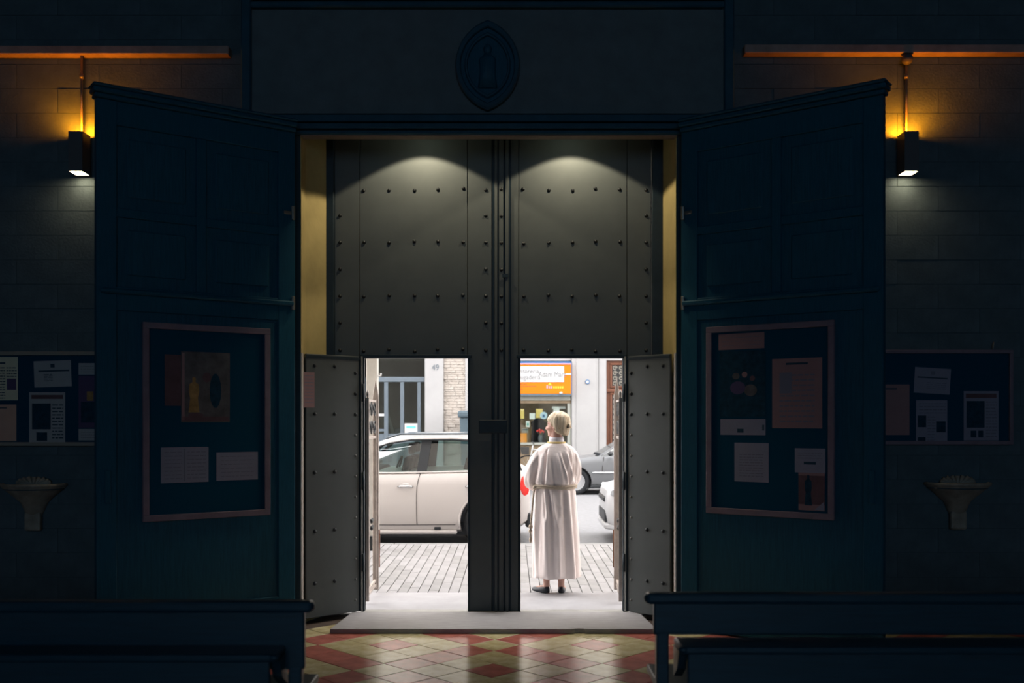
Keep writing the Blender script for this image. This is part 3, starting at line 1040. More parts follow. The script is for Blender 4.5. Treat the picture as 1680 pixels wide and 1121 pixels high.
# ------------------------------------------------------------------ pews in the foreground
def pew(label, x_end, y_back, z_top, sgn, z_led, led_end, led_y, z_bot):
    t = thing('church_pew', label, 'pew', (x_end, y_back, 0), 0, 'dark church pews')
    Lp = 3.4 * sgn

    def bx(nm, xa, xb, ya, yb, za, zb, m=M['pew'], bev=.006, par=None):
        a, b = sorted((xa, xb))
        return MB().box(a, b, ya, yb, za, zb).build(nm, m, par or t, bevel=bev, seg=2)
    bx('top_rail', -.012 * sgn, Lp, -.03, .035, z_top - .045, z_top, bev=.014)
    MB().ball((-.002 * sgn, .0, z_top - .022), (.017, .026, .020)).build('rail_end', M['pew'], t, smooth=True)
    bx('backrest_board', .02 * sgn, Lp, -.015, .018, z_bot, z_top - .04)
    for x in (.055, 1.7, 3.3):
        bx('leg', (x - .025) * sgn, (x + .025) * sgn, -.02, .03, 0, z_bot + .01)
    lx = led_end - x_end
    ly = led_y - y_back
    bx('book_ledge', lx, Lp, ly, .02, z_led - .03, z_led, bev=.01)
    MB().ball((lx + .01 * sgn, ly + .012, z_led - .012), (.022, .016, .012)).build('ledge_corner', M['pew'], t, smooth=True)
    for x in (.0, 1.5, 2.9):
        MB().prism([(ly + .056, z_led - .03), (.02, z_led - .03), (.02, z_led - .16), (ly * .4, z_led - .11)], 'x', lx + sgn * x, lx + sgn * (x + .035)).build('ledge_bracket', M['pew'], t)
    for x in (1.6, 3.25):
        bx('front_leg', (x - .025) * sgn, (x + .025) * sgn, .36, .41, 0, .42)
    bx('front_leg', .075 * sgn, .125 * sgn, .36, .41, 0, .42)
    bx('seat', .05 * sgn, Lp, .01, .43, .42, .455)
    bx('kneeling_panel', lx + .03 * sgn, Lp, ly + .03, ly + .055, .03, z_led - .03)
    for x in (.4, 2.9):
        bx('panel_foot', lx + (x - .03) * sgn, lx + (x + .03) * sgn, ly + .01, ly + .075, 0, .035)
    return t


pew('dark wooden pew with a book ledge beside the door leaf with the gold-lit picture', PX(509, 3.87), 3.87, .85, -1, .68, PX(452, 3.69), 3.69, .585)
pew('dark wooden pew with a book ledge beside the door leaf with the crowded board', PX(1064, 4.05), 4.05, .85, 1, .665, PX(1118, 3.88), 3.88, .68)

# ================================================================== the street
ZR = -.13                          # road level
YC = 12.55                         # kerb
# church front towards the street
cf = MB()
cf.box(-12, PX(535, YD) - .02, 8.3, 8.36, -.1, 14).box(PX(1088, YD) + .02, 12, 8.3, 8.36, -.1, 14).box(PX(535, YD) - .02, PX(1088, YD) + .02, 8.3, 8.36, 3.8, 14)
struct(cf.build('wall_street_front', M['church']))
ds = MB().box(-2.6, 2.4, 7.95, 8.97, -.2, 0).build('doorstep', M['slab'], bevel=.008, seg=2)
struct(ds)
pv = struct(MB().box(-14, 14, 8.36, YC, -.25, -.026).build('pavement', M['joint']))
PWD, PLN = .0935, .62
pm = []
for k, m in enumerate(('paver', 'paver2')):
    me = MB().loft([[(-PWD / 2 + .003, -PLN / 2 + .003, -.014), (PWD / 2 - .003, -PLN / 2 + .003, -.014), (PWD / 2 - .003, PLN / 2 - .003, -.014), (-PWD / 2 + .003, PLN / 2 - .003, -.014)],
                    [(-PWD / 2 + .003, -PLN / 2 + .003, -.004), (PWD / 2 - .003, -PLN / 2 + .003, -.004), (PWD / 2 - .003, PLN / 2 - .003, -.004), (-PWD / 2 + .003, PLN / 2 - .003, -.004)],
                    [(-PWD / 2 + .007, -PLN / 2 + .005, 0), (PWD / 2 - .007, -PLN / 2 + .005, 0), (PWD / 2 - .007, PLN / 2 - .005, 0), (-PWD / 2 + .007, PLN / 2 - .005, 0)]]).mesh('paving_strip')
    me.materials.append(M[m])
    pm.append(me)
rest = MB()
nx = 0
for i in range(-60, 61):
    x = -.25 + i * PWD
    off = (0, .31, .15, .46)[i % 4]
    y = 8.975 - off + PLN / 2
    for r in range(7):
        yc = y + r * PLN
        a, b = max(yc - PLN / 2, 8.975), min(yc + PLN / 2, YC)
        if b - a < .05:
            continue
        if -2.0 < x < 1.55 and abs(b - a - PLN) < 1e-4:
            o = link('paving_strip', pm[0 if random.random() < .62 else 1], None, pv)
            o.location = (x, yc, -.012 + random.uniform(-.0015, .0015))
        else:
            if -2.0 < x < 1.55:
                MB().box(x - PWD / 2 + .004, x + PWD / 2 - .004, a + .004, b - .004, -.026, -.012).build('paving_strip', M['paver'], pv)
            else:
                rest.box(x - PWD / 2 + .004, x + PWD / 2 - .004, a + .004, b - .004, -.026, -.012)
o = rest.build('paving_field', M['paver'], pv)
o['kind'] = 'stuff'
kb = struct(MB().box(-14, 14, YC, YC + .02, -.25, -.03).build('kerb', M['curb']))
for i in range(-6, 7):
    MB().box(i * 1.0 - .497, i * 1.0 + .497, YC + .001, YC + .15, -.24, -.014).build('kerb_stone', M['curb'], kb, bevel=.012, seg=2)
struct(MB().box(-30, 30, YC + .15, 24.8, -.35, ZR).build('road', M['asphalt']))
struct(MB().box(-30, 30, 24.8, 27.6, -.35, 0).build('far_pavement', M['paver']))

# ------------------------------------------------------------------ concrete pole
pl = thing('utility_pole', 'weathered concrete utility pole on the pavement beside the open gate', 'pole', (PX(611, 12.0), 12.0, -.012))
MB().loft([[(sx * r, sy * r, z) for sx, sy in ((-1, -1), (1, -1), (1, 1), (-1, 1))] for r, z in ((.076, 0), (.070, 1.5), (.064, 4.0), (.058, 6.5))]).build('shaft', M['pole'], pl, bevel=.014, seg=2)
for z in (2.1, 2.62):
    MB().tube([(.066, -.03, z), (.105, -.03, z), (.105, -.03, z + .03)], .010, 8).build('step_iron', M['chrome'], pl)
MB().box(-.085, .085, -.085, .085, 0, .18).build('base_collar', M['iron'], pl, bevel=.012)


# ------------------------------------------------------------------ wrought-iron gate leaves, folded back to the street
def scroll(mb, cy, cz, r, s=1, y=0, turns=1.6):
    pts = []
    for k in range(26):
        a = 2 * PI * turns * k / 25
        q = r * (1 - .8 * k / 25)
        pts.append((y, cy + s * math.cos(a) * q, cz + math.sin(a) * q))
    mb.tube(pts, .006, 6)


def gate(label, hinge, free, s):
    hx, hy = hinge
    t = thing('iron_gate', label, 'gate', (hx, hy, 0), 0, 'open iron gate leaves')
    dx, dy = free[0] - hx, free[1] - hy
    sh = Matrix(((1, dx / dy, 0, 0), (0, 1, 0, 0), (0, 0, 1, 0), (0, 0, 0, 1)))   # leaf runs slightly askew to the wall
    ang = math.atan2(-dx, dy)
    rot = Matrix.Rotation(ang, 4, 'Z')
    Lg = math.hypot(dx, dy)

    def b(nm, mb, m, **k):
        return mb.xf(rot).build(nm, m, t, **k)
    ztip = PZ(620, free[1])
    # spear-pointed flat bar of the free edge
    b('meeting_bar', MB().prism([(-.027, .02), (.027, .02), (.027, ztip - .17), (.0, ztip), (-.027, ztip - .17)], 'y', Lg - .012, Lg + .012), M['gate'], bevel=.004)
    b('hinge_stile', MB().box(-.014, .014, 0, .028, .02, 1.74), M['gate'])
    b('free_stile', MB().box(-.014, .014, Lg - .05, Lg - .014, .04, 1.74), M['gate'])
    for z in (.07, .11, 1.40, 1.72):
        b('rail', MB().box(-.010, .010, .02, Lg - .03, z - .009, z + .009), M['gate'])
    for k in (1, 2):
        y = .02 + (Lg - .06) * k / 11
        p = []
        for q in range(17):
            p.append((.004 * math.cos(q * 1.9), y + .006 * math.sin(q * 1.9), .13 + (1.36 - .13) * q / 16))
        b('twisted_bar', MB().tube(p, .008, 6), M['gate'])
    for k in range(3):
        cy = Lg * (k + .5) / 3
        mb = MB()
        scroll(mb, cy, 1.48, .075, 1)
        scroll(mb, cy, 1.64, .075, -1)
        b('scroll', mb, M['iron'], smooth=True)
    b('finial', MB().tube([(0, .014, 1.74), (0, .014, 1.76), (0, .014, 1.78), (0, .014, 1.81)], [.008, .014, .018, .002], 8), M['gate'], smooth=True)
    mb = MB()
    for k in (0, 1):
        mb.tube([(0, Lg * .4, .62 + k * .06), (0, Lg * .5, .60 + k * .06), (0, Lg * .6, .62 + k * .06)], .014, 8)
    b('collar_knot', mb, M['iron'], smooth=True)
    b('rust_streak_bar', MB().box(s * .022, s * .036, Lg + .004, Lg + .02, .22, .56), M['rust'])
    return t


gate('brown iron gate leaf with spear tip beside the concrete pole', (-1.222, 8.40), (-1.232, 9.0), 1)
gate('brown iron gate leaf with spear tip beside the robed woman', (.915, 8.40), (.948, 9.0), -1)


# ------------------------------------------------------------------ cars
def wheel(parent, x, y, r, w, side, hub='black_plastic'):
    t = MB()
    prof = [(r * .66, -w / 2), (r * .90, -w / 2), (r, -w * .32), (r, w * .32), (r * .90, w / 2), (r * .66, w / 2), (r * .66, -w / 2)]
    rot = Matrix.Translation((x, y, r)) @ Matrix.Rotation(PI / 2, 4, 'X')
    wh = t.lathe(prof, n=28).xf(rot).build('wheel', M['rubber'], parent, smooth=True)
    wh['label'] = 'black tyre on an alloy rim'
    rm = MB().lathe([(r * .66, -w * .4), (r * .60, -w * .42), (r * .58, w * .3), (r * .2, w * .1), (0, w * .1)], n=24)
    if side < 0:
        m2 = rot @ Matrix.Scale(1, 4, (0, 0, 1))
    rim = MB()
    for k in range(5):
        a = 2 * PI * k / 5
        c, s_ = math.cos(a), math.sin(a)
        pts = []
        for rr, hw in ((r * .12, .03), (r * .62, .022)):
            pts.append([(c * rr - s_ * hw, s_ * rr + c * hw, -side * -w * .38), (c * rr + s_ * hw, s_ * rr - c * hw, -side * -w * .38),
                        (c * rr + s_ * hw, s_ * rr - c * hw, -side * -w * .25), (c * rr - s_ * hw, s_ * rr + c * hw, -side * -w * .25)])
        rim.loft(pts)
    rim.lathe([(r * .60, -w * .42), (r * .67, -w * .42), (r * .67, w * .42), (r * .60, w * .42), (r * .60, -w * .42)], n=24)
    rim.lathe([(0, -side * -w * .42), (r * .14, -side * -w * .40), (r * .15, -side * -w * .2)], n=12)
    rim.xf(rot).build('rim', M['alloy'], wh)
    MB().lathe([(0, 0), (r * .6, 0)], n=20).xf(rot).build('brake_disc', M[hub], wh)


def car(label, loc, L, Wd, prof, wheels, wr, belt, roof, paint, glass_x, name='car', wind=None, rear=None, pillars=(), arch_gap=.045, group=None):
    """front points to -x. prof: list of (x, z_bottom, z_top, halfwidth factor). roof: list of (x, z, half width)."""
    t = thing(name, label, 'car', loc, 0, group)
    hw = Wd / 2

    def sec(x, zb, zt, f):
        w = hw * f
        h = zt - zb
        half = [(0, zb), (w * .80, zb), (w * .95, zb + .04), (w * .985, zb + h * .18), (w, zb + h * .50), (w * .985, zb + h * .78), (w * .955, zb + h * .93), (w * .90, zt), (w * .5, zt + .012), (0, zt + .016)]
        return [(x, y, z) for y, z in half] + [(x, -y, z) for y, z in half[-2:0:-1]]
    body = MB().loft([sec(*p) for p in prof]).build('body', paint, t, smooth=True)
    # wheel arches
    cut = MB()
    for wx in wheels:
        cut.cyl((wx, -hw - .2, wr), (wx, -hw + .34, wr), wr + arch_gap, 32)
        cut.cyl((wx, hw - .34, wr), (wx, hw + .2, wr), wr + arch_gap, 32)
    co = cut.build('cutter', paint)
    bo = body.modifiers.new('arches', 'BOOLEAN')
    bo.object = co
    bo.operation = 'DIFFERENCE'
    bo.solver = 'EXACT'
    co.parent = t
    bpy.context.view_layer.update()
    baked(body)
    bpy.data.objects.remove(co)
    me = body.data
    if hasattr(me, 'set_sharp_from_angle'):
        me.set_sharp_from_angle(angle=math.radians(35))
    for wx in wheels:
        for s in (-1, 1):
            wheel(t, wx, s * (hw - .12), wr, .20, s, 'alloy' if paint is M['car_grey'] else 'black_plastic')
            MB().lathe([(wr + arch_gap - .002, -.01), (wr + arch_gap + .0, .2)], n=24).xf(Matrix.Translation((wx, s * (hw - .33) - .1, wr)) @ Matrix.Rotation(-PI / 2, 4, 'X')).build('arch_liner', M['black_plastic'], t)
    MB().box(prof[0][0] + .3, prof[-1][0] - .3, -hw * .8, hw * .8, .14, .3).build('underbody', M['black_plastic'], t)
    # roof shell
    rings = []
    for x, z, w in roof:
        half = [(w, z - .035), (w * .985, z), (w * .8, z + .035), (w * .4, z + .055), (0, z + .06)]
        low = [(0, z + .0), (w * .5, z - .01), (w * .93, z - .035)]
        ringp = [(x, y, zz) for y, zz in half] + [(x, -y, zz) for y, zz in half[-2::-1]] + [(x, -y, zz) for y, zz in low[::-1]] + [(x, y, zz) for y, zz in low[1:]]
        rings.append(ringp)
    MB().loft(rings).build('roof', paint, t, smooth=True)

    def zb_at(x):
        for p, q in zip(prof, prof[1:]):
            if p[0] <= x <= q[0]:
                k = (x - p[0]) / (q[0] - p[0])
                return p[2] + (q[2] - p[2]) * k, (p[3] + (q[3] - p[3]) * k) * hw * .925
        return prof[-1][2], prof[-1][3] * hw * .9

    def r_at(x):
        for p, q in zip(roof, roof[1:]):
            if p[0] <= x <= q[0]:
                k = (x - p[0]) / (q[0] - p[0])
                return p[1] + (q[1] - p[1]) * k - .03, p[2] + (q[2] - p[2]) * k
        e = roof[0] if x < roof[0][0] else roof[-1]
        return e[1] - .03, e[2]
    # pillars (xb bottom, xt top, width) and glass
    for (xb, xt, w, m) in pillars:
        for s in (-1, 1):
            z0, y0 = zb_at(xb)
            z1, y1 = r_at(xt)
            z0 -= .03
            y1 -= .012
            mb = MB()
            mb.loft([[(xb - w / 2, s * y0, z0), (xb + w / 2, s * y0, z0), (xb + w / 2, s * (y0 - .045), z0), (xb - w / 2, s * (y0 - .045), z0)],
                     [(xt - w / 2, s * y1, z1), (xt + w / 2, s * y1, z1), (xt + w / 2, s * (y1 - .045), z1), (xt - w / 2, s * (y1 - .045), z1)]])
            mb.build('pillar', m, t)
    for p, q in zip(pillars, pillars[1:]):
        for s in (-1, 1):
            za, ya = zb_at(p[0]); zb_, yb = zb_at(q[0])
            zc, yc = r_at(q[1]); zd, yd = r_at(p[1])
            o = .02
            vs = [(p[0], s * (ya - o), za - .02), (q[0], s * (yb - o), zb_ - .02), (q[1], s * (yc - o - .012), zc), (p[1], s * (yd - o - .012), zd)]
            MB().add(vs, [(0, 1, 2, 3)]).build('side_window', M['car_glass'], t)
    for (a, b_, nm) in ((pillars[0], roof[0], 'windscreen'), (pillars[-1], roof[-1], 'rear_window')):
        z0, y0 = zb_at(a[0])
        z1, y1 = r_at(b_[0])
        k = -.01
        MB().add([(a[0], y0 - .03, z0 - .01), (a[0], -y0 + .03, z0 - .01), (b_[0], -y1 + .03, z1 + .03), (b_[0], y1 - .03, z1 + .03)], [(0, 1, 2, 3)]).build(nm, M['car_glass'], t)
    # cabin
    xa, xb = pillars[0][0] + .1, pillars[-1][0] - .1
    za = zb_at(xa)[0]
    MB().box(xa, xb, -hw * .82, hw * .82, belt - .06, belt + .012).build('cabin_floor', M['seat'], t)
    xs = (xa + (xb - xa) * .33, xa + (xb - xa) * .72)
    for x in xs:
        for s in (-1, 1):
            MB().loft([[(x + dx + z * .25, s * hw * .42 + dy, belt + z) for dx, dy in ((-.06, -.22), (.06, -.22), (.06, .22), (-.06, .22))] for z in (0, .17, .22)]).build('car_seat', M['seat'], t, bevel=.03, seg=2)
            MB().box(x + .03, x + .11, s * hw * .42 - .12, s * hw * .42 + .12, belt + .25, belt + .40).build('headrest', M['seat'], t, bevel=.03, seg=2)
    MB().box(xa - .05, xa + .35, -hw * .8, hw * .8, belt - .03, belt + .06).build('dashboard', M['seat'], t, bevel=.03, seg=2)
    MB().tube([(xa + .5 + .06 * math.sin(2 * PI * k / 20), hw * .42 + .18 * math.cos(2 * PI * k / 20), belt + .02 + .17 * math.sin(2 * PI * k / 20)) for k in range(20)], .014, 6, closed=True).build('steering_wheel', M['black_plastic'], t, smooth=True)
    return t, zb_at


def side_strip(parent, nm, pts, hw, zf, w, m, lift=.002):
    """thin strip following a side of the body; pts (x, z), zf(z) gives the half width"""
    for s in (-1, 1):
        mb = MB()
        mb.tube([(x, s * (zf(x, z) + lift), z) for x, z in pts], w, 6)
        mb.build(nm, m, parent, smooth=True)


# white hatchback in front of the church
CX = -1.81
hwm = .90
prof = [(-2.05, .38, .62, .70), (-2.03, .26, .78, .80), (-1.92, .21, .88, .90), (-1.6, .19, .955, .97), (-.9, .19, 1.00, 1.0), (-.3, .19, .985, 1.0),
        (.5, .19, .99, 1.0), (1.2, .19, 1.01, 1.0), (1.7, .21, 1.03, .97), (1.93, .25, 1.04, .92), (2.01, .30, 1.00, .87), (2.05, .42, .86, .80)]
mini, zb1 = car('white two-tone hatchback with roof rails parked at the kerb in front of the church', (CX, 14.1, ZR), 4.1, 1.8, prof, (-1.11, 1.49), .33, .97,
                [(-.02, 1.335, .60), (.15, 1.395, .64), (.45, 1.445, .665), (1.0, 1.455, .665), (1.6, 1.42, .64), (1.84, 1.37, .60)], M['car_white'], None,
                pillars=((-.45, .03, .06, M['black_plastic']), (.60, .66, .13, M['black_plastic']), (1.36, 1.33, .10, M['black_plastic']), (1.90, 1.76, .10, M['black_plastic'])))


def half1(x, z):
    # half width of the hatchback body at height z in the door region
    zb, zt = .19, 1.0
    pts = [(0, .95), (.18, .985), (.5, 1.0), (.78, .985), (.93, .955), (1.0, .90)]
    k = (z - zb) / (zt - zb)
    for a, b in zip(pts, pts[1:]):
        if a[0] <= k <= b[0]:
            return hwm * (a[1] + (b[1] - a[1]) * (k - a[0]) / (b[0] - a[0]))
    return hwm * .9


dl = PX(684, 13.2) - CX
side_strip(mini, 'door_gap', [(dl + .045, .99), (dl + .03, .94), (dl + .015, .88), (dl, .80), (dl - .004, .70), (dl - .005, .595), (dl - .005, .5), (dl - .004, .42), (dl - .002, .34), (dl, .30)], hwm, half1, .005, M['seam'], -.0005)
side_strip(mini, 'door_gap', [(-.72, .97), (-.72, .88), (-.71, .8), (-.70, .7), (-.69, .595), (-.68, .45), (-.67, .34), (-.66, .30)], hwm, half1, .005, M['seam'], -.0005)
side_strip(mini, 'sill_line', [(-.72, .295), (.3, .290), (1.06, .295)], hwm, half1, .005, M['seam'], -.0005)
side_strip(mini, 'waist_trim', [(-.95, .985), (.2, .98), (1.2, .995), (1.85, 1.02)], hwm, lambda x, z: hwm * .925, .010, M['car_white'], 0)
for hx in (PX(665, 13.2) - CX, PX(769, 13.2) - CX + .06):
    for s in (-1, 1):
        h = MB().tube([(hx - .10, s * (hwm * .985), .80), (hx - .06, s * (hwm * .985 + .03), .805), (hx + .06, s * (hwm * .985 + .03), .805), (hx + .10, s * (hwm * .985), .80)], .013, 8).build('door_handle', M['chrome'], mini, smooth=True)
        MB().ball((hx, s * hwm * .975, .80), (.075, .012, .05)).build('handle_recess', M['car_white'], mini, smooth=True)
MB().box(PX(712, 13.2) - CX, PX(723, 13.2) - CX, -hwm * .975, -hwm * .93, .225, .265).build('sill_vent', M['black_plastic'], mini, bevel=.008)
MB().box(-.72, 1.08, -hwm * .97, hwm * .97, .165, .225).build('sill', M['car_white'], mini, bevel=.025, seg=3)
for s in (-1, 1):
    MB().tube([(.1, s * .60, 1.435), (.3, s * .60, 1.495), (1.55, s * .60, 1.50), (1.75, s * .58, 1.44)], .015, 8).build('roof_rail', M['frame_blue'], mini, smooth=True)
    MB().tube([(-.02, s * .62, 1.315), (.15, s * .66, 1.368), (.45, s * .685, 1.415), (1.0, s * .685, 1.42), (1.6, s * .66, 1.388), (1.84, s * .62, 1.335)], .012, 8).build('drip_moulding', M['black_plastic'], mini, smooth=True)
    MB().ball((-.22, s * .98, 1.06), (.07, .10, .06)).build('door_mirror', M['black_plastic'], mini, smooth=True)
    MB().ball((1.95, s * .745, .79), (.095, .085, .165), 18, 12).build('tail_light', M['tail_red'], mini, smooth=True)
    MB().ball((-1.90, s * .62, .72), (.07, .13, .13)).build('headlight', M['lens'], mini, smooth=True)
MB().box(1.99, 2.065, -.74, .74, .24, .44).build('rear_bumper_insert', M['black_plastic'], mini, bevel=.03, seg=2)
MB().box(2.03, 2.065, -.26, .26, .60, .71).build('number_plate', M['white'], mini)
MB().box(-2.06, -1.99, -.5, .5, .38, .56).build('grille', M['black_plastic'], mini, bevel=.02)
# wheel-arch lips
for wx in (-1.11, 1.49):
    for s in (-1, 1):
        pts = []
        for k in range(17):
            a = math.radians(-12 + 204 * k / 16)
            pts.append((wx + .385 * math.cos(a), s * hwm * .985, .33 + .385 * math.sin(a)))
        MB().tube(pts, .016, 6).build('arch_lip', M['car_white'], mini, smooth=True)
MB().box(.74, 1.28, -.55, .55, 1.20, 1.40).build('rear_sunshade', M['teal'], mini) if False else None

# grey saloon across the street
GX = PX(945, 22.5) + 1.32
prof = [(-2.15, .36, .55, .72), (-2.12, .24, .64, .82), (-2.0, .20, .70, .92), (-1.5, .19, .79, .98), (-.88, .19, .86, 1.0), (0, .19, .88, 1.0), (1.0, .19, .90, 1.0),
        (1.55, .20, .90, .98), (2.0, .24, .88, .93), (2.2, .32, .80, .84)]
sal, zb2 = car('grey saloon parked against the far kerb of the street', (GX, 23.25, ZR), 4.35, 1.7, prof, (-1.32, 1.25), .30, .86,
               [(-.18, 1.27, .56), (.1, 1.32, .60), (.7, 1.33, .61), (1.05, 1.29, .57)], M['car_grey'], None,
               pillars=((-.86, -.2, .05, M['car_grey']), (.22, .24, .09, M['black_plastic']), (1.05, .95, .08, M['black_plastic']), (1.45, 1.06, .10, M['car_grey'])))


def half2(x, z):
    return .85 * .99


for nm, pts, w, m in (('side_moulding', [(-.95, .50), (0, .50), (1.0, .50)], .020, M['chrome']),
                      ('door_gap', [(-.70, .86), (-.72, .72), (-.73, .6), (-.73, .5), (-.72, .4), (-.70, .26)], .010, M['seam']),
                      ('door_gap', [(.22, .86), (.22, .72), (.22, .6), (.22, .5), (.21, .4), (.20, .26)], .010, M['seam'])):
    side_strip(sal, nm, pts, .85, lambda x, z: .85 * (.995 if .4 < z < .7 else .965), w, m, 0)
MB().box(-1.0, .95, -.845, .845, .15, .22).build('sill', M['black_plastic'], sal, bevel=.02)
for s in (-1, 1):
    MB().ball((-.56, s * .93, .93), (.06, .10, .055)).build('door_mirror', M['black_plastic'], sal, smooth=True)
    MB().box(-2.13, -2.0, s * .62 - .14, s * .62 + .14, .52, .62).build('headlight', M['lens'], sal, bevel=.03)
MB().box(-2.17, -2.08, -.45, .45, .42, .54).build('grille', M['black_plastic'], sal)
MB().tube([(-.86, -.5, .875), (-.62, -.1, .90), (-.5, .2, .93)], .010, 6).build('wiper', M['black_plastic'], sal)

# white car nosing into view behind the gate
WX = PX(995, 13.5) + 2.05
prof = [(-2.05, .40, .60, .62), (-2.02, .26, .70, .76), (-1.93, .20, .76, .86), (-1.6, .19, .86, .95), (-.9, .19, .95, 1.0), (0, .19, .97, 1.0), (1.0, .19, .98, 1.0), (1.8, .22, .98, .95), (2.02, .32, .90, .85)]
wc, zb3 = car('white car with a black lower grille parked behind the hatchback', (WX, 14.12, ZR), 4.1, 1.74, prof, (-1.2, 1.28), .31, .94,
              [(-.30, 1.36, .58), (0, 1.40, .62), (.8, 1.41, .63), (1.6, 1.36, .58)], M['car_pure'], None,
              pillars=((-.95, -.3, .05, M['car_pure']), (.30, .32, .10, M['black_plastic']), (1.2, 1.15, .09, M['black_plastic']), (1.8, 1.58, .10, M['car_pure'])))
for s in (-1, 1):
    MB().loft([[(x, s * y, z) for y, z in ((.50, .62), (.74, .66), (.80, .76), (.52, .72))] for x in (-2.0, -1.78)]).build('headlight', M['lens'], wc, bevel=.02)
    MB().ball((-1.96, s * .60, .36), (.06, .07, .06)).build('fog_lamp', M['lens'], wc, smooth=True)
    MB().ball((-.62, s * .95, 1.02), (.07, .10, .06)).build('door_mirror', M['car_pure'], wc, smooth=True)
MB().prism([(-1.72, .72), (-1.96, .66), (-2.06, .45), (-2.06, -.45), (-1.96, -.66), (-1.72, -.72)], 'z', .28, .45).build('lower_grille', M['black_plastic'], wc, bevel=.03, seg=3)
MB().box(-2.07, -1.98, -.42, .42, .55, .63).build('grille', M['black_plastic'], wc, bevel=.02)
MB().prism([(-1.70, .77), (-1.95, .71), (-2.07, .48), (-2.07, -.48), (-1.95, -.71), (-1.70, -.77)], 'z', .19, .275).build('bumper_lip', M['car_pure'], wc, bevel=.03, seg=3)

# ------------------------------------------------------------------ bicycle with basket at the far kerb
bk = thing('bicycle', 'black bicycle with a wire basket leaning by the laundry shop', 'bicycle', (PX(870, 24.3), 25.0, 0))
for x, nm in ((-.05, 'wheel'), (1.0, 'wheel')):
    pts = [(x + .33 * math.cos(2 * PI * k / 28), 0, .335 + .33 * math.sin(2 * PI * k / 28)) for k in range(28)]
    wo = MB().tube(pts, .018, 6, closed=True).build('wheel', M['rubber'], bk, smooth=True)
    mb = MB()
    for k in range(12):
        a = 2 * PI * k / 12
        mb.tube([(x, 0, .335), (x + .32 * math.cos(a), 0, .335 + .32 * math.sin(a))], .0025, 4)
    mb.build('spokes', M['chrome'], wo)
fr = MB()
for a, b in (((-.05, 0, .335), (.08, 0, .92)), ((.07, 0, .82), (.62, 0, .78)), ((.06, 0, .70), (.50, 0, .30)), ((.50, 0, .30), (.65, 0, .88)), ((.50, 0, .30), (1.0, 0, .335)), ((.62, 0, .78), (1.0, 0, .335))):
    fr.cyl(a, b, .016, 8)
fr.build('frame', M['white'], bk, smooth=True)
MB().tube([(.10, -.28, .96), (.06, -.2, 1.0), (.09, 0, .99), (.06, .2, 1.0), (.10, .28, .96)], .012, 8).build('handlebar', M['black_plastic'], bk, smooth=True)
MB().ball((.66, 0, .92), (.13, .08, .035)).build('saddle', M['black_plastic'], bk, smooth=True)
mb = MB()
for k in range(9):
    z = .70 + .022 * k
    w = .11 + .004 * k
    mb.tube([(-.02 - w * 1.6, -w, z), (-.02, -w, z), (-.02, w, z), (-.02 - w * 1.6, w, z)], .005, 4, closed=True)
for k in range(8):
    x = -.02 - .2 * k / 7
    for s in (-1, 1):
        mb.tube([(x, s * .11, .70), (x, s * .142, .88)], .005, 4)
mb.build('basket', M['black_plastic'], bk)

# ------------------------------------------------------------------ street container
ct = thing('street_container', 'blue-grey street container with an overhanging lid by the stone wall', 'container', (PX(754, 25.6) + .55, 26.1, 0))
MB().loft([[(-.50, -.45, .12), (.50, -.45, .12), (.50, .45, .12), (-.50, .45, .12)], [(-.55, -.5, 1.62), (.55, -.5, 1.62), (.55, .5, 1.62), (-.55, .5, 1.62)]]).build('tub', M['bin'], ct, bevel=.03, seg=2)
MB().box(-.60, .60, -.55, .55, 1.62, 1.80).build('lid', M['bin'], ct, bevel=.05, seg=2)
for x in (-.4, .4):
    for y in (-.35, .35):
        MB().cyl((x, y - .03, .06), (x, y + .03, .06), .06, 12).build('castor', M['rubber'], ct)

# ------------------------------------------------------------------ buildings across the street
YF = 27.0
M['clear_glass'] = glass_mat('laundry_window_glass', (.88, .92, .90), .03)
fX = lambda px: PX(px, YF)
fZ = lambda py: PZ(py, YF)
ba = thing('apartment_building', 'pale house with number 49, blue-grey glazed front and split-stone wall', 'building', (fX(680), YF, 0))
ax = fX(680)


def bp(par, ox, nm, xa, xb, za, zb, y0, y1, m, bev=0):
    return MB().box(xa - ox, xb - ox, y0, y1, za, zb).build(nm, m, par, bevel=bev)


bp(ba, ax, 'upper_wall', -16, fX(800), 3.9, 31, 0, .5, M['plaster2'])
for k in range(6):
    for q in range(5):
        x = -14.5 + q * 3.0
        z = 5.2 + k * 3.6
        wdw = bp(ba, ax, 'window', x, x + 1.2, z, z + 2.2, -.03, .02, M['frame_blue'])
        bp(ba, ax, 'pane', x + .08, x + 1.12, z + .08, z + 2.12, -.04, -.03, M['dark_int']).parent = wdw
bp(ba, ax, 'fascia', -16, fX(697), 3.3, 3.9, -.05, .5, M['plaster'])
bp(ba, ax, 'pilaster', fX(697.5), fX(728), 0, 3.9, -.12, .4, M['plaster'], .01)
ln = lettering('49', .235, (fX(715) - ax, -.125, fZ(604)), M['frame_blue'], ba, sx=.85)
bp(ba, ax, 'stone_wall_backing', fX(728), fX(764), 0, 3.9, .0, .5, M['beige_stone'])
sw_ = MB()
z = .02
r = 0
while z < 3.85:
    hh = random.choice((.055, .07, .08))
    x = fX(728) - ax - random.uniform(0, .2)
    while x < fX(764) - ax:
        l = random.uniform(.16, .34)
        a, b = max(x, fX(728) - ax + .004), min(x + l, fX(764) - ax - .004)
        if b - a > .03:
            sw_.box(a + .003, b - .003, -random.uniform(.015, .05), .01, z, z + hh - .008)
        x += l
    z += hh
so = sw_.build('split_stones', M['beige_stone'], ba)
so['kind'] = 'stuff'
bp(ba, ax, 'corner_strip', fX(763.5), fX(800), 0, 3.9, -.06, .4, M['plaster'])
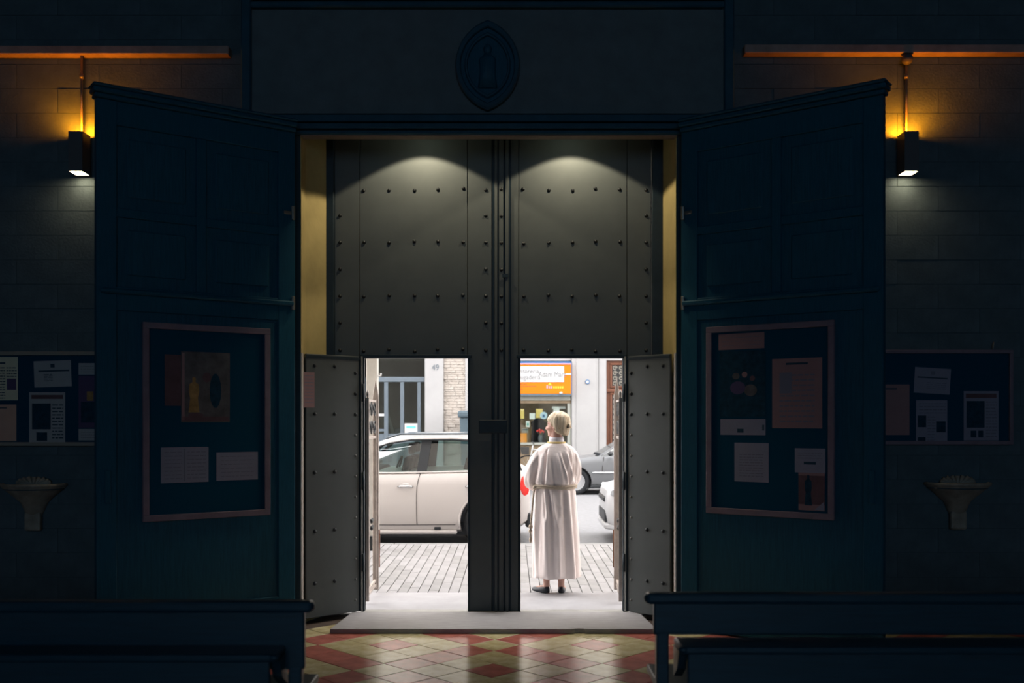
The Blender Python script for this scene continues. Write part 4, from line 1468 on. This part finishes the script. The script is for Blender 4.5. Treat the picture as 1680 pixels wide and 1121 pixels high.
# glazed shopfront
bp(ba, ax, 'interior_back_wall', -10, fX(697), 0, 3.3, 2.2, 2.3, M['dark_int'])
bp(ba, ax, 'interior_ceiling', -10, fX(697), 3.3, 3.4, 0, 2.3, M['dark_int'])
bp(ba, ax, 'interior_side', fX(697), fX(698.5), 0, 3.3, .05, 2.3, M['dark_int'])
bp(ba, ax, 'transom', -10, fX(697), fZ(627), fZ(619), -.06, .06, M['frame_blue'], .01)
bp(ba, ax, 'base_panel', -10, fX(697), 0, fZ(712), -.02, .08, M['frame_blue'])
for pa, pb in ((564, 570), (598, 604), (630.5, 637), (657, 663), (685, 690.5)):
    bp(ba, ax, 'mullion', fX(pa), fX(pb), .0, fZ(627), -.05, .05, M['frame_blue'], .008)
bp(ba, ax, 'lower_bar', fX(604), fX(630.5), fZ(683), fZ(679), -.03, .03, M['white'])
bp(ba, ax, 'lower_bar', fX(604), fX(630.5), fZ(708), fZ(704), -.03, .03, M['frame_blue'])
bp(ba, ax, 'pane', fX(604), fX(697), fZ(619), 3.3, .0, .01, M['shop_glass'])
for pa, pb in ((604, 630.5), (637, 657), (663, 685), (690.5, 697)):
    bp(ba, ax, 'pane', fX(pa), fX(pb), fZ(712), fZ(627), .0, .01, M['shop_glass'])
o = bp(ba, ax, 'window_notice', fX(664), fX(686), fZ(713), fZ(695), -.035, -.03, M['white'])
o['label'] = 'white paper notice stuck on the glass'
bp(ba, ax, 'notice_heading', fX(667), fX(682), fZ(703), fZ(699), -.04, -.035, M['teal']).parent = o
# something pale standing behind the glass
gg = thing('draped_frame', 'pale slanted frame leaning inside the glazed front of house 49', 'frame', (fX(646), YF + .5, fZ(712)))
MB().prism([(-.12, 0), (-.03, 0), (-.20, .55), (-.26, .55)], 'y', -.03, .03).build('leaning_board', M['alu'], gg)
MB().prism([(-.02, 0), (.20, 0), (.20, .16), (.0, .12)], 'y', -.1, .1).build('covered_box', M['plaster'], gg)

bb = thing('shop_building', 'pale house holding the laundry shop and the carved brown door', 'building', (fX(937), YF, 0))
bx_ = fX(937)
bp(bb, bx_, 'upper_wall', fX(800), 16, 3.9, 31, 0, .5, M['plaster2'])
for k in range(6):
    for q in range(5):
        x = .8 + q * 3.0
        z = 5.2 + k * 3.6
        wdw = bp(bb, bx_, 'window', x, x + 1.2, z, z + 2.2, -.03, .02, M['frame_blue'])
        bp(bb, bx_, 'pane', x + .08, x + 1.12, z + .08, z + 2.12, -.04, -.03, M['dark_int']).parent = wdw
bp(bb, bx_, 'fascia', fX(800), fX(937), fZ(592), 3.9, -.04, .5, M['plaster'])
bp(bb, bx_, 'pilaster', fX(937.5), fX(981), 0, 3.9, -.10, .5, M['plaster'], .01)
bp(bb, bx_, 'pilaster_edge', fX(981.5), fX(994.5), 0, 3.9, -.06, .5, M['plaster'], .01)
bp(bb, bx_, 'pilaster_field', fX(945), fX(978), .5, 3.8, -.112, -.10, M['plaster'], .004)
bp(bb, bx_, 'side_wall', fX(800), fX(806), 0, 3.9, -.06, .5, M['plaster'])
bp(bb, bx_, 'right_wall', fX(1060), 16, 0, 3.9, -.06, .5, M['plaster'])
bp(bb, bx_, 'door_lintel', fX(994.5), fX(1060), fZ(591.5), 3.9, -.05, .5, M['plaster'])
# shopfront
bp(bb, bx_, 'blue_strip', fX(806), fX(937), fZ(597.5), fZ(593.5), -.10, 0, M['blue'])
bp(bb, bx_, 'blue_edge', fX(936.2), fX(937.6), fZ(650), fZ(593.5), -.10, 0, M['blue'])
bp(bb, bx_, 'shadow_strip', fX(806), fX(937), fZ(650), fZ(597.5), -.02, .05, M['sand'])  # plain sand-stone strip of wall behind the orange sign
bp(bb, bx_, 'shutter_box', fX(806), fX(936), fZ(657.5), fZ(650), -.07, .1, M['awning'], .01)
bp(bb, bx_, 'window_head', fX(806), fX(936), fZ(662), fZ(657.5), -.04, .1, M['sand'])
bp(bb, bx_, 'window_post', fX(931), fX(936.5), 0, fZ(662), -.03, .08, M['awning'])
bp(bb, bx_, 'sand_base', fX(806), fX(930.5), 0, fZ(730), -.05, .2, M['sand'])
bp(bb, bx_, 'window_sill', fX(806), fX(930.5), fZ(730), fZ(726.5), -.10, .2, M['awning'])
bp(bb, bx_, 'shop_pane', fX(806), fX(930.5), fZ(727), fZ(662), .02, .03, M['clear_glass'])
bp(bb, bx_, 'shop_back_wall', fX(800), fX(937), 0, 3.2, 1.4, 1.5, M['sand'])
bp(bb, bx_, 'shop_ceiling', fX(800), fX(937), 2.9, 3.0, .1, 1.5, M['plaster'])
bp(bb, bx_, 'shop_side', fX(936), fX(937), 0, 3.0, .1, 1.5, M['dark_int'])
# carved door
dr = MB().box(fX(995) - bx_, fX(1060) - bx_, .02, .10, 0, fZ(591.5)).build('entrance_door', M['door_wood'], bb)
for (pa, pb, ya, yb) in ((1001, 1027, 596, 637), (1001, 1027, 645, 760), (1030, 1056, 596, 637), (1030, 1056, 645, 760)):
    x0, x1, z0, z1 = fX(pa) - bx_, fX(pb) - bx_, fZ(yb), fZ(ya)
    w = .055
    for a in ((x0, x1, z1 - w, z1), (x0, x1, z0, z0 + w), (x0, x0 + w, z0 + w, z1 - w), (x1 - w, x1, z0 + w, z1 - w)):
        MB().box(a[0], a[1], -.02, .02, a[2], a[3]).build('panel_moulding', M['door_wood'], dr, bevel=.012)
    MB().box(x0 + w, x1 - w, .008, .02, z0 + w, z1 - w).build('panel_glass', M['iron'], dr)
    mb = MB()
    zz = z0 + w + .07
    while zz < z1 - w - .03:
        for xx in (x0 + w + .075, x1 - w - .075):
            pts = [(xx + .065 * (1 - .7 * q / 18) * math.cos(2 * PI * 1.4 * q / 18), 0, zz + .065 * (1 - .7 * q / 18) * math.sin(2 * PI * 1.4 * q / 18)) for q in range(19)]
            mb.tube(pts, .008, 5)
        zz += .14
    mb.build('iron_scrollwork', M['alu'], dr)
bp(bb, bx_, 'door_rail', fX(995), fX(1060), fZ(643.5), fZ(638.5), -.04, .02, M['door_wood'], .01).parent = dr

# the orange sign
sg = thing('shop_sign', 'orange shop sign with a white name panel above the laundry window', 'sign', (fX(871), YF - .24, fZ(647)))
gx, gz = fX(871), fZ(647)
MB().box(fX(806) - gx, fX(936) - gx, 0, .12, 0, fZ(599) - gz).build('orange_panel', M['orange'], sg, bevel=.01)
MB().box(fX(806) - gx, fX(937) - gx, -.01, .13, fZ(650) - gz, 0).build('lower_edge', M['frame_blue'], sg)
MB().box(fX(806) - gx, fX(936) - gx, -.01, .13, fZ(599) - gz, fZ(597) - gz).build('upper_edge', M['sign_pink'], sg)
MB().box(fX(812) - gx, fX(924.5) - gx, -.012, 0, fZ(627.5) - gz, fZ(602) - gz).build('white_panel', M['white'], sg)
MB().box(fX(924.5) - gx, fX(936) - gx, -.010, 0, fZ(616) - gz, fZ(613.5) - gz).build('white_bar', M['white'], sg)
lettering('Tintoreria', .185, (fX(884) - gx, -.014, fZ(610.3) - gz), M['sign_grey'], sg, 'RIGHT', .86)
lettering('Bugaderia', .185, (fX(886.5) - gx, -.014, fZ(620) - gz), M['sign_grey'], sg, 'RIGHT', .86)
lettering('Adam Marc', .20, (fX(905.5) - gx, -.014, fZ(615.5) - gz), M['sign_grey'], sg, 'CENTER', .80)
mb = MB()
for q, (v, a, b) in enumerate(((631, 840, 864), (634.5, 836, 880), (639.5, 840, 858))):
    x = a
    while x < b:
        l = random.uniform(2, 5)
        mb.box(fX(x) - gx, fX(min(x + l, b)) - gx, -.003, 0, fZ(v + .7) - gz, fZ(v - .7) - gz)
        x += l + .8
o = mb.build('small_print', M['sign_dark'], sg)
o['kind'] = 'stuff'
mb = MB()
for a in (896, 899.5, 903):
    mb.box(fX(a) - gx, fX(a + 2.4) - gx, -.004, 0, fZ(638) - gz, fZ(634 - (a == 896) * 1.5) - gz)
mb.build('pink_logo_letters', M['sign_pink'], sg)
mb = MB()
for a in (907, 910.5, 914, 917.5, 921):
    mb.box(fX(a) - gx, fX(a + 2.5) - gx, -.004, 0, fZ(638) - gz, fZ(634.5) - gz)
mb.prism([(fX(898.5) - gx, fZ(632.5) - gz), (fX(904.5) - gx, fZ(632.5) - gz), (fX(901.5) - gx, fZ(627.9) - gz)], 'y', -.004, 0)
mb.build('yellow_logo_letters', M['sign_yel'], sg)
MB().ball((fX(919.5) - gx, -.03, fZ(645.5) - gz), (.045, .03, .03)).build('sign_lamp', M['white'], sg, smooth=True)

rs = thing('round_wall_sign', 'small round white sign with a blue ring on the white pilaster', 'sign', (fX(963.3), YF - .125, fZ(627)))
MB().lathe([(.0, -.01), (.058, -.01), (.06, 0), (.0, 0)], n=20).xf(Matrix.Rotation(PI / 2, 4, 'X') @ Matrix.Scale(-1, 4, (0, 0, 1))).build('disc', M['white'], rs)
MB().tube([(.050 * math.cos(2 * PI * q / 24), -.012, .050 * math.sin(2 * PI * q / 24)) for q in range(24)], .010, 6, closed=True).build('blue_ring', M['blue'], rs)

# things in the laundry window
YI = YF + .10
M['card_yel'] = mat('yellow_card', (.85, .62, .20), .7)
M['card_white'] = mat('white_card', (.80, .80, .80), .7)
M['card_orange'] = mat('orange_card', (.85, .30, .03), .7)


def card(label, box, m, name='window_card', cat='card', y=YI, prints=()):
    t = thing(name, label, cat, (fX((box[0] + box[2]) / 2), y, fZ(box[3])))
    w = (fX(box[2]) - fX(box[0])) / 2
    h = fZ(box[1]) - fZ(box[3])
    MB().box(-w, w, 0, .012, 0, h).build('card_sheet', m, t)
    for (a, b, c, d, mm) in prints:
        MB().box(-w + 2 * w * a, -w + 2 * w * c, -.004, 0, h * (1 - d), h * (1 - b)).build('printed_patch', mm, t)
    return t


card('yellow card hanging in the laundry window', (879.5, 671, 890.5, 686), M['card_yel'])
card('white card beside the yellow card in the laundry window', (869, 678, 878, 688), M['card_white'])
card('white card with a dark round mark in the laundry window', (863, 691, 869, 701), M['card_white'], prints=((.3, .3, .75, .75, M['teal']),))
card('pale yellow card at the edge of the laundry window', (853, 671, 860, 687), M['card_yel'])
card('grey printed card low in the laundry window', (856, 703, 867, 711), M['alu'], prints=((.1, .2, .9, .4, M['ink']),))
card('orange poster at the bottom of the laundry window', (853, 711, 864.5, 726.3), M['card_orange'], name='window_poster', cat='poster')
card('white lit sheet hanging behind the woman in the laundry window', (908, 668, 918, 690), M['card_white'])
card('white header sheet at the top of the laundry window', (906, 667, 928, 671), M['card_white'], y=YI + .05)
t = thing('round_sticker', 'pale blue round sticker in the laundry window', 'sticker', (fX(892), YI - .05, fZ(682)))
MB().lathe([(0, 0), (.10, 0), (.10, .01), (0, .01)], n=20).xf(Matrix.Rotation(PI / 2, 4, 'X')).build('disc', mat('pale_blue_sticker', (.45, .60, .72), .6), t)
MB().box(-.03, .03, -.018, -.011, -.05, .03).build('blue_mark', M['blue'], t)


def garment(label, px, ya, yb, w, m, y):
    t = thing('hanging_garment', label, 'garment', (fX(px), y, fZ(yb)), 0, 'clothes hung in the laundry window')
    h = fZ(ya) - fZ(yb)
    rings = []
    for z, ww, dd in ((0, w, .09), (h * .5, w * .85, .08), (h * .82, w, .07), (h * .94, w * .55, .05), (h, .04, .03)):
        rings.append([(ww * math.cos(2 * PI * q / 12) * (1 + .08 * math.cos(3 * q)), dd * math.sin(2 * PI * q / 12), z) for q in range(12)])
    MB().loft(rings).build('cloth', m, t, smooth=True)
    MB().tube([(-w * .9, 0, h * .86), (0, 0, h * 1.0), (w * .9, 0, h * .86)], .008, 6).build('hanger', M['chrome'], t)


M['cloth_black'] = mat('black_cloth', (.02, .02, .025), .9, spec=.1)
M['cloth_olive'] = mat('olive_cloth', (.12, .11, .06), .9, spec=.1)
M['cloth_tan'] = mat('tan_cloth', (.35, .27, .19), .9, spec=.1)
garment('black garment hung in the laundry window', 884, 686, 727, .20, M['cloth_black'], YI + .32)
garment('olive garment hung in the laundry window', 897, 672, 727, .20, M['cloth_olive'], YI + .5)
garment('tan garment hung in the laundry window', 873, 692, 727, .17, M['cloth_tan'], YI + .58)
garment('dark olive garment hung beside the shop door post', 925, 672, 727, .16, M['cloth_olive'], YI + .4)
t = thing('red_flowers', 'small bunch of red flowers standing in the laundry window', 'flowers', (fX(887), YI + .12, fZ(726.3)))
MB().lathe([(.04, 0), (.06, .1), (.045, .2), (.035, .2), (.03, .02), (0, .02)], n=12).build('vase', M['frame_blue'], t)
mb = MB()
for dx, dz in ((-.08, .30), (-.03, .33), (.04, .31), (.08, .28), (.0, .27)):
    mb.tube([(0, 0, .18), (dx * .7, 0, dz - .05), (dx, 0, dz)], .006, 5)
mb.build('stems', M['cloth_olive'], t)
for dx, dz in ((-.08, .30), (-.03, .33), (.04, .31), (.08, .28), (.0, .27)):
    MB().ball((dx, -.01, dz + .01), .032, 8, 6).build('flower_head', M['tail_red'], t, smooth=True)

# ================================================================== the woman in the doorway
WXc, WYc = PX(912, 8.9), 8.93
wo = thing('person', 'woman in a cream belted robe standing in the doorway, back turned, looking aside', 'person', (WXc, WYc, 0))
FW = Vector((-.88, .47, 0)).normalized()         # where her head looks
HC = Vector((.016, .0, 1.507))                   # head centre
hm = Matrix.Translation(HC) @ Matrix(((FW.x, -FW.y, 0, 0), (FW.y, FW.x, 0, 0), (0, 0, 1, 0), (0, 0, 0, 1)))


def blend(name, parts, m, parent, vox=.006, smooth_it=3):
    o = parts.build(name, m, parent, smooth=True)
    r = o.modifiers.new('fuse', 'REMESH')
    r.mode = 'VOXEL'
    r.voxel_size = vox
    r.use_smooth_shade = True
    s = o.modifiers.new('soften', 'SMOOTH')
    s.iterations = smooth_it
    s.factor = .5
    return o


body = MB()
hd = MB()
hd.ball((-.012, 0, .028), (.094, .074, .088), 20, 14)
hd.ball((.040, 0, -.025), (.056, .056, .080), 18, 12)
hd.ball((.046, 0, -.078), (.044, .044, .030), 16, 10)
hd.ball((.078, 0, -.090), (.018, .020, .016), 12, 8)
hd.tube([(.088, 0, .006), (.102, 0, -.016), (.112, 0, -.030), (.098, 0, -.040)], [.009, .011, .014, .011], 10)
hd.ball((.104, .010, -.034), .009, 8, 6)
hd.ball((.104, -.010, -.034), .009, 8, 6)
hd.ball((.089, 0, -.056), (.012, .022, .006), 10, 6)
hd.ball((.088, 0, -.065), (.011, .019, .006), 10, 6)
hd.ball((.076, 0, .018), (.018, .048, .012), 14, 8)
hd.ball((.066, .034, -.030), (.026, .020, .020), 10, 8)
hd.ball((.066, -.034, -.030), (.026, .020, .020), 10, 8)
for s in (-1, 1):
    hd.ball((-.004, s * .074, -.022), (.018, .010, .031), 10, 8)
hd.xf(hm)
body.add(hd.v, hd.f)
# neck and trunk
body.tube([(.004, .0, 1.46), (.006, -.004, 1.40), (.004, -.004, 1.34), (0, 0, 1.30)], [.050, .048, .056, .085], 16)
rings = []
for z, a, b in ((.80, .10, .09), (.86, .155, .115), (.95, .14, .10), (1.08, .145, .10), (1.20, .145, .095), (1.27, .125, .075), (1.32, .065, .055)):
    rings.append([(a * math.cos(2 * PI * q / 20), b * math.sin(2 * PI * q / 20), z) for q in range(20)])
body.loft(rings)
# legs down to the ankles; feet
AL, AR = (-.083, -.005), (.049, -.005)
for (x, y), hx in ((AL, -.085), (AR, .075)):
    body.tube([(hx, 0, .84), (hx * .98, .005, .60), (x * .98, .0, .46), (x, -.012, .33), (x, -.004, .20), (x, 0, .10), (x, .004, .055)],
              [.085, .072, .052, .050, .040, .029, .030], 14)
body.tube([(AL[0], .0, .04), (AL[0] - .045, .05, .030), (AL[0] - .085, .10, .022)], [.030, .034, .026], 12)
body.tube([(AR[0], .0, .04), (AR[0] + .012, .07, .030), (AR[0] + .02, .14, .022)], [.030, .034, .026], 12)
# arms, bent at the elbow, hands folded in front
armL = [(-.115, 0, 1.235), (-.175, .015, 1.14), (-.205, .03, 1.02), (-.15, .17, 1.0), (-.05, .245, 1.0)]
armR = [(.115, 0, 1.235), (.165, .015, 1.14), (.182, .03, 1.02), (.13, .17, 1.01), (.035, .245, 1.015)]
for arm in (armL, armR):
    body.tube(arm, [.044, .040, .036, .032, .024], 12)
for arm, s, dz in ((armL, 1, -.012), (armR, -1, .018)):
    w = Vector(arm[-1])
    d = Vector((s * .93, .20, -.25)).normalized()
    n = Vector((0, .9, .3)).normalized()
    sd = d.cross(n)
    body.tube([w, w + d * .045, w + d * .085], [(.022, .026), (.016, .038), (.013, .036)], 12)
    for k, ln in enumerate((.062, .072, .067, .052)):
        q = w + d * .082 + sd * (.027 - .018 * k)
        body.tube([q, q + d * ln * .5 + n * .004, q + d * ln * .8 - n * .014, q + d * ln * .92 - n * .03], [.0085, .008, .0075, .006], 8)
    q = w + d * .02 + sd * .030
    body.tube([q, q + d * .03 + sd * .022, q + d * .062 + sd * .024], [.011, .0095, .007], 8)
blend('body', body, M['skin'], wo, .0065, 3)
for s in (-1, 1):
    MB().ball((.0795, s * .028, -.004), (.009, .012, .008), 10, 8).xf(hm).build('eye', M['eye'], wo, smooth=True)

# ---- robe: skirt and bodice as one lofted cloth with folds
BACK_FOLDS = [  # (x high, z high, x low, z low, width, depth): + ridge, - crease, on the back of the bodice and skirt
    (-.095, 1.29, -.105, .985, .010, -.024), (-.078, 1.28, -.070, 1.02, .014, .013), (-.125, 1.25, -.150, .99, .016, .010),
    (.005, 1.24, .060, .99, .016, .012), (.030, 1.26, .105, .98, .012, .013), (.048, 1.25, .125, .98, .010, -.012),
    (.085, 1.27, .150, 1.0, .013, .012), (.112, 1.26, .160, 1.03, .010, -.014), (-.030, 1.16, -.045, .98, .022, .008), (-.055, 1.2, -.02, .98, .012, -.009),
    (-.10, .93, -.070, .70, .016, .016), (-.112, .93, -.088, .68, .012, -.018), (-.065, .93, -.03, .66, .014, -.015), (-.04, .92, -.005, .62, .018, .013),
    (-.135, .93, -.165, .17, .018, -.013), (-.085, .72, -.10, .16, .022, .014), (-.03, .68, -.05, .16, .018, -.012), (.02, .70, .02, .16, .022, .012),
    (.07, .92, .075, .16, .016, -.011), (.11, .93, .125, .16, .020, .012), (.145, .93, .165, .16, .014, -.012), (.0, .80, .12, .76, .012, .006), (.01, .70, .13, .66, .012, .005)]


def fold(th, z):
    low = max(0.0, min(1.0, (.93 - z) / .7))
    amp = .003 + .008 * low
    f = math.cos(7 * th + 1.3 * z) * .55 + math.cos(11 * th + 2.1 + 2.5 * z) * .45 + .35 * math.cos(17 * th + 4 * z)
    if z > .96:
        f = math.cos(9 * th + 9 * z * math.sin(th * 2 + 1)) * .6 + math.cos(5 * th - 7 * z) * .6
        amp = .006 * max(0, 1 - abs(z - 1.10) / .24) + .001
    d = amp * f
    if math.sin(th) < .15:
        x = .19 * math.cos(th)
        for xa, za, xb, zb, w, k in BACK_FOLDS:
            if abs(za - zb) < .08:
                u = (x - xa) / (xb - xa)
                if -.1 < u < 1.1:
                    zl = za + (zb - za) * u
                    d += k * math.exp(-((z - zl) / w) ** 2) * max(0, math.sin(PI * max(0, min(1, u))))
            elif zb - .02 < z < za + .02:
                u = (za - z) / (za - zb)
                xl = xa + (xb - xa) * u
                e = min(1, (za + .02 - z) / .05, (z - zb + .03) / .05)
                d += k * math.exp(-((x - xl) / w) ** 2) * max(0, e)
    return d


prof = [(.150, .004, .215, .175), (.162, .004, .216, .176), (.26, .003, .214, .172), (.365, .002, .211, .168), (.48, .0, .207, .164), (.593, -.002, .203, .160),
        (.71, -.004, .196, .158), (.80, -.005, .190, .154), (.86, -.006, .188, .150), (.915, -.007, .186, .142), (.940, -.008, .181, .134), (.956, -.008, .180, .132),
        (.972, -.008, .186, .138), (1.00, -.006, .196, .150), (1.05, -.002, .198, .157), (1.115, .002, .194, .156), (1.18, .004, .190, .148),
        (1.235, .004, .188, .134), (1.275, .004, .178, .118), (1.300, .004, .160, .105), (1.318, .005, .138, .096), (1.333, .006, .108, .087), (1.345, .006, .085, .078), (1.352, .006, .072, .070)]
N = 220
# finer interpolation
fine = []
for p, q in zip(prof, prof[1:]):
    for k in range(7):
        u = k / 7
        fine.append(tuple(p[i] + (q[i] - p[i]) * u for i in range(4)))
fine.append(prof[-1])
rings = []
for z, cx_, a, b in fine:
    r_ = []
    for q in range(N):
        th = 2 * PI * q / N
        d = fold(th, z)
        r_.append((cx_ + (a + d) * math.cos(th), (b + d) * math.sin(th), z + (.004 * math.cos(5 * th) if z < .17 else 0)))
    rings.append(r_)
rb = MB().loft(rings, cap=False).build('robe', M['robe'], wo, smooth=True)
sd_ = rb.modifiers.new('cloth', 'SOLIDIFY')
sd_.thickness = .004
sd_.offset = -1


def sleeve(path, rad, ph):
    rings = []
    path = [Vector(p) for p in path]
    # spline sampling
    pts, rs = [], []
    m = len(path)
    for i in range(m - 1):
        p0, p1, p2, p3 = path[max(0, i - 1)], path[i], path[i + 1], path[min(m - 1, i + 2)]
        for k in range(6):
            u = k / 6
            pts.append(.5 * ((2 * p1) + (-p0 + p2) * u + (2 * p0 - 5 * p1 + 4 * p2 - p3) * u * u + (-p0 + 3 * p1 - 3 * p2 + p3) * u ** 3))
            rs.append(tuple(rad[i][j] + (rad[i + 1][j] - rad[i][j]) * u for j in (0, 1)))
    pts.append(path[-1])
    rs.append(rad[-1])
    n = 40
    up = Vector((0, -1, 0))
    for i, p in enumerate(pts):
        t = (pts[min(i + 1, len(pts) - 1)] - pts[max(i - 1, 0)]).normalized()
        a = (up - t * up.dot(t)).normalized()
        up = a
        b = t.cross(a)
        r_ = []
        for q in range(n):
            w = 2 * PI * q / n
            k = 1 + .05 * math.cos(5 * w + ph + i * .25) + .035 * math.cos(8 * w - i * .4 + ph)
            r_.append(p + a * math.cos(w) * rs[i][0] * k + b * math.sin(w) * rs[i][1] * k)
        rings.append(r_)
    o = MB().loft(rings, cap=False).build('sleeve', M['robe'], wo, smooth=True)
    s = o.modifiers.new('cloth', 'SOLIDIFY')
    s.thickness = .004
    return o


sleeve([(-.095, .0, 1.268), (-.140, .0, 1.238), (-.178, .01, 1.165), (-.208, .02, 1.075), (-.205, .05, 1.005), (-.175, .15, .985), (-.13, .20, .98)],
       [(.045, .035), (.070, .056), (.088, .066), (.088, .074), (.080, .074), (.082, .085), (.085, .10)], .4)
sleeve([(.095, .0, 1.268), (.142, .0, 1.238), (.165, .01, 1.165), (.168, .02, 1.085), (.160, .05, 1.035), (.14, .15, 1.01), (.10, .20, 1.0)],
       [(.045, .035), (.068, .054), (.080, .058), (.078, .062), (.070, .062), (.075, .080), (.08, .095)], 2.0)

# collar, ribbon, cord
rings = []
for z, a, b in ((1.335, .082, .078), (1.352, .071, .069), (1.385, .064, .062), (1.404, .062, .060), (1.404, .055, .053), (1.36, .056, .054)):
    rings.append([(.006 + a * math.cos(2 * PI * q / 32), -.002 + b * math.sin(2 * PI * q / 32), z + .006 * math.sin(2 * PI * q / 32)) for q in range(32)])
MB().loft(rings, cap=False).build('collar', M['collar'], wo, smooth=True)
MB().tube([(.006 + .079 * math.cos(2 * PI * q / 32), -.002 + .076 * math.sin(2 * PI * q / 32), 1.349) for q in range(32)], [(.010, .005)] * 32, 8, closed=True).build('ribbon', M['yellow_band'], wo, smooth=True)


def cord(z, r, ph, dr):
    pts = []
    for q in range(72):
        th = 2 * PI * q / 72
        d = fold(th, z) * .5 + dr
        pts.append((-.008 + (.183 + d) * math.cos(th), (.136 + d) * math.sin(th), z + .003 * math.cos(3 * th + ph)))
    return MB().tube(pts, r, 8, closed=True)


belt = cord(.949, .0095, 0, .008).build('cord_belt', M['rope'], wo, smooth=True)
cord(.966, .0095, 1.0, .010).build('cord_turn', M['rope'], belt, smooth=True)
hp = [(-.182, -.055, .955), (-.196, -.060, .92), (-.205, -.062, .85), (-.213, -.060, .75), (-.222, -.060, .66), (-.226, -.060, .60), (-.228, -.060, .55), (-.226, -.060, .47)]
tl = MB().tube(hp, .0085, 8).build('hanging_cord', M['rope'], wo, smooth=True)
for c, r in (((-.226, -.060, .602), (.019, .018, .022)), ((-.229, -.060, .565), (.016, .016, .020)), ((-.227, -.060, .485), (.014, .014, .026))):
    MB().ball(c, r, 12, 8).build('knot', M['rope'], tl, smooth=True)
MB().ball((-.190, -.062, .952), (.018, .020, .022), 12, 8).build('knot', M['rope'], belt, smooth=True)

# hair: a chin-length bob
vs, fs = [], []
n, m = 64, 26
for i in range(m + 1):
    for k in range(n):
        w = 2 * PI * k / n               # 0 = face direction
        c = math.cos(w)
        fr = max(0.0, c)                 # towards the face
        bottom = -.072 - .022 * max(0.0, -c)
        if c > .55:
            bottom = .030 + .0 * fr      # fringe
        elif c > -.15:
            u = (c + .15) / .70
            bottom = -.072 + u ** 1.4 * .102
        u = i / m
        t = u * 1.62                      # polar angle down to just past the equator
        z = .032 + .096 * math.cos(min(t, PI / 2))
        rr = math.sin(min(t, PI / 2))
        if t > PI / 2 or z < bottom:
            z = max(z, bottom)
        # straight fall from the widest line to the bottom edge
        if u > .72:
            q = (u - .72) / .28
            t2 = .72 * 1.62
            z0 = .032 + .096 * math.cos(t2)
            z = z0 + (min(bottom, z0 - .001) - z0) * q
            rr = math.sin(t2) + (1 - math.sin(t2)) * min(1, q * 3) - (.42 if c < .3 else .10) * max(0, q - .35) ** 1.4
        else:
            z = .032 + .096 * math.cos(t)
            rr = math.sin(t)
        strand = 1 + .020 * math.sin(11 * w + 2.0 * math.sin(3 * w) + 5 * u) * min(1, u * 2) + .012 * math.sin(29 * w + 9 * u)
        ax_ = .112 if c < 0 else .104
        vs.append(((ax_ * c - .012) * 1.0 * rr * strand if False else (-.012 + ax_ * c * rr * strand), .094 * math.sin(w) * rr * strand, z))
for i in range(m):
    for k in range(n):
        fs.append((i * n + k, (i + 1) * n + k, (i + 1) * n + (k + 1) % n, i * n + (k + 1) % n))
hr = MB().add(vs, fs).xf(hm).build('hair', M['hair'], wo, smooth=True)
s = hr.modifiers.new('thickness', 'SOLIDIFY')
s.thickness = .014
s.offset = -1
tf = MB()
for k in range(9):
    a = -1.0 + .25 * k
    tf.tube([(-.105, .02, .0), (-.128, .02 + .012 * math.sin(a * 2), .012 * math.cos(a * 3)), (-.135 - .01 * math.cos(a), .02 + .022 * math.sin(a), -.028 + .012 * k / 9)], [.010, .009, .003], 6)
tf.xf(hm).build('hair_tuft', M['hair'], wo, smooth=True)
MB().tube([(-.108, -.012, -.004), (-.120, .012, -.012), (-.118, .038, -.020)], [.006, .009, .006], 8).xf(hm).build('hair_clip', M['shoe'], wo, smooth=True)


# ballet flats
def shoe(cx_, cy_, ang, nm='shoe'):
    out = [(-.036, .0, .0), (-.028, .026, 0), (.02, .034, 0), (.09, .037, 0), (.14, .033, 0), (.175, .018, 0), (.182, 0, 0)]
    pts = [(x, y) for x, y, _ in out] + [(x, -y) for x, y, _ in out[-2:0:-1]]
    rings = []
    for z, k, dx in ((0, .94, 0), (.010, 1.0, 0), (.030, 1.0, .0), (.050, .88, -.003)):
        r_ = []
        for x, y in pts:
            zz = z
            if z > .04:
                zz = .080 if x < .01 else (.062 if x < .03 else (.046 if x < .10 else .038))
            r_.append(((x - .06) * (k if x > 0 else .97) + .06 + dx, y * k, zz))
        rings.append(r_)
    o = MB().loft(rings).xf(Matrix.Translation((cx_, cy_, .002)) @ Matrix.Rotation(ang, 4, 'Z')).build(nm, M['shoe'], wo, smooth=True, sub=1)
    b = MB().tube([(.065, -.012, .040), (.072, 0, .046), (.065, .012, .040)], .006, 6).xf(Matrix.Translation((cx_, cy_, .002)) @ Matrix.Rotation(ang, 4, 'Z')).build('bow', M['shoe'], o, smooth=True)


shoe(AL[0], AL[1], math.radians(133))
shoe(AR[0], AR[1], math.radians(84))
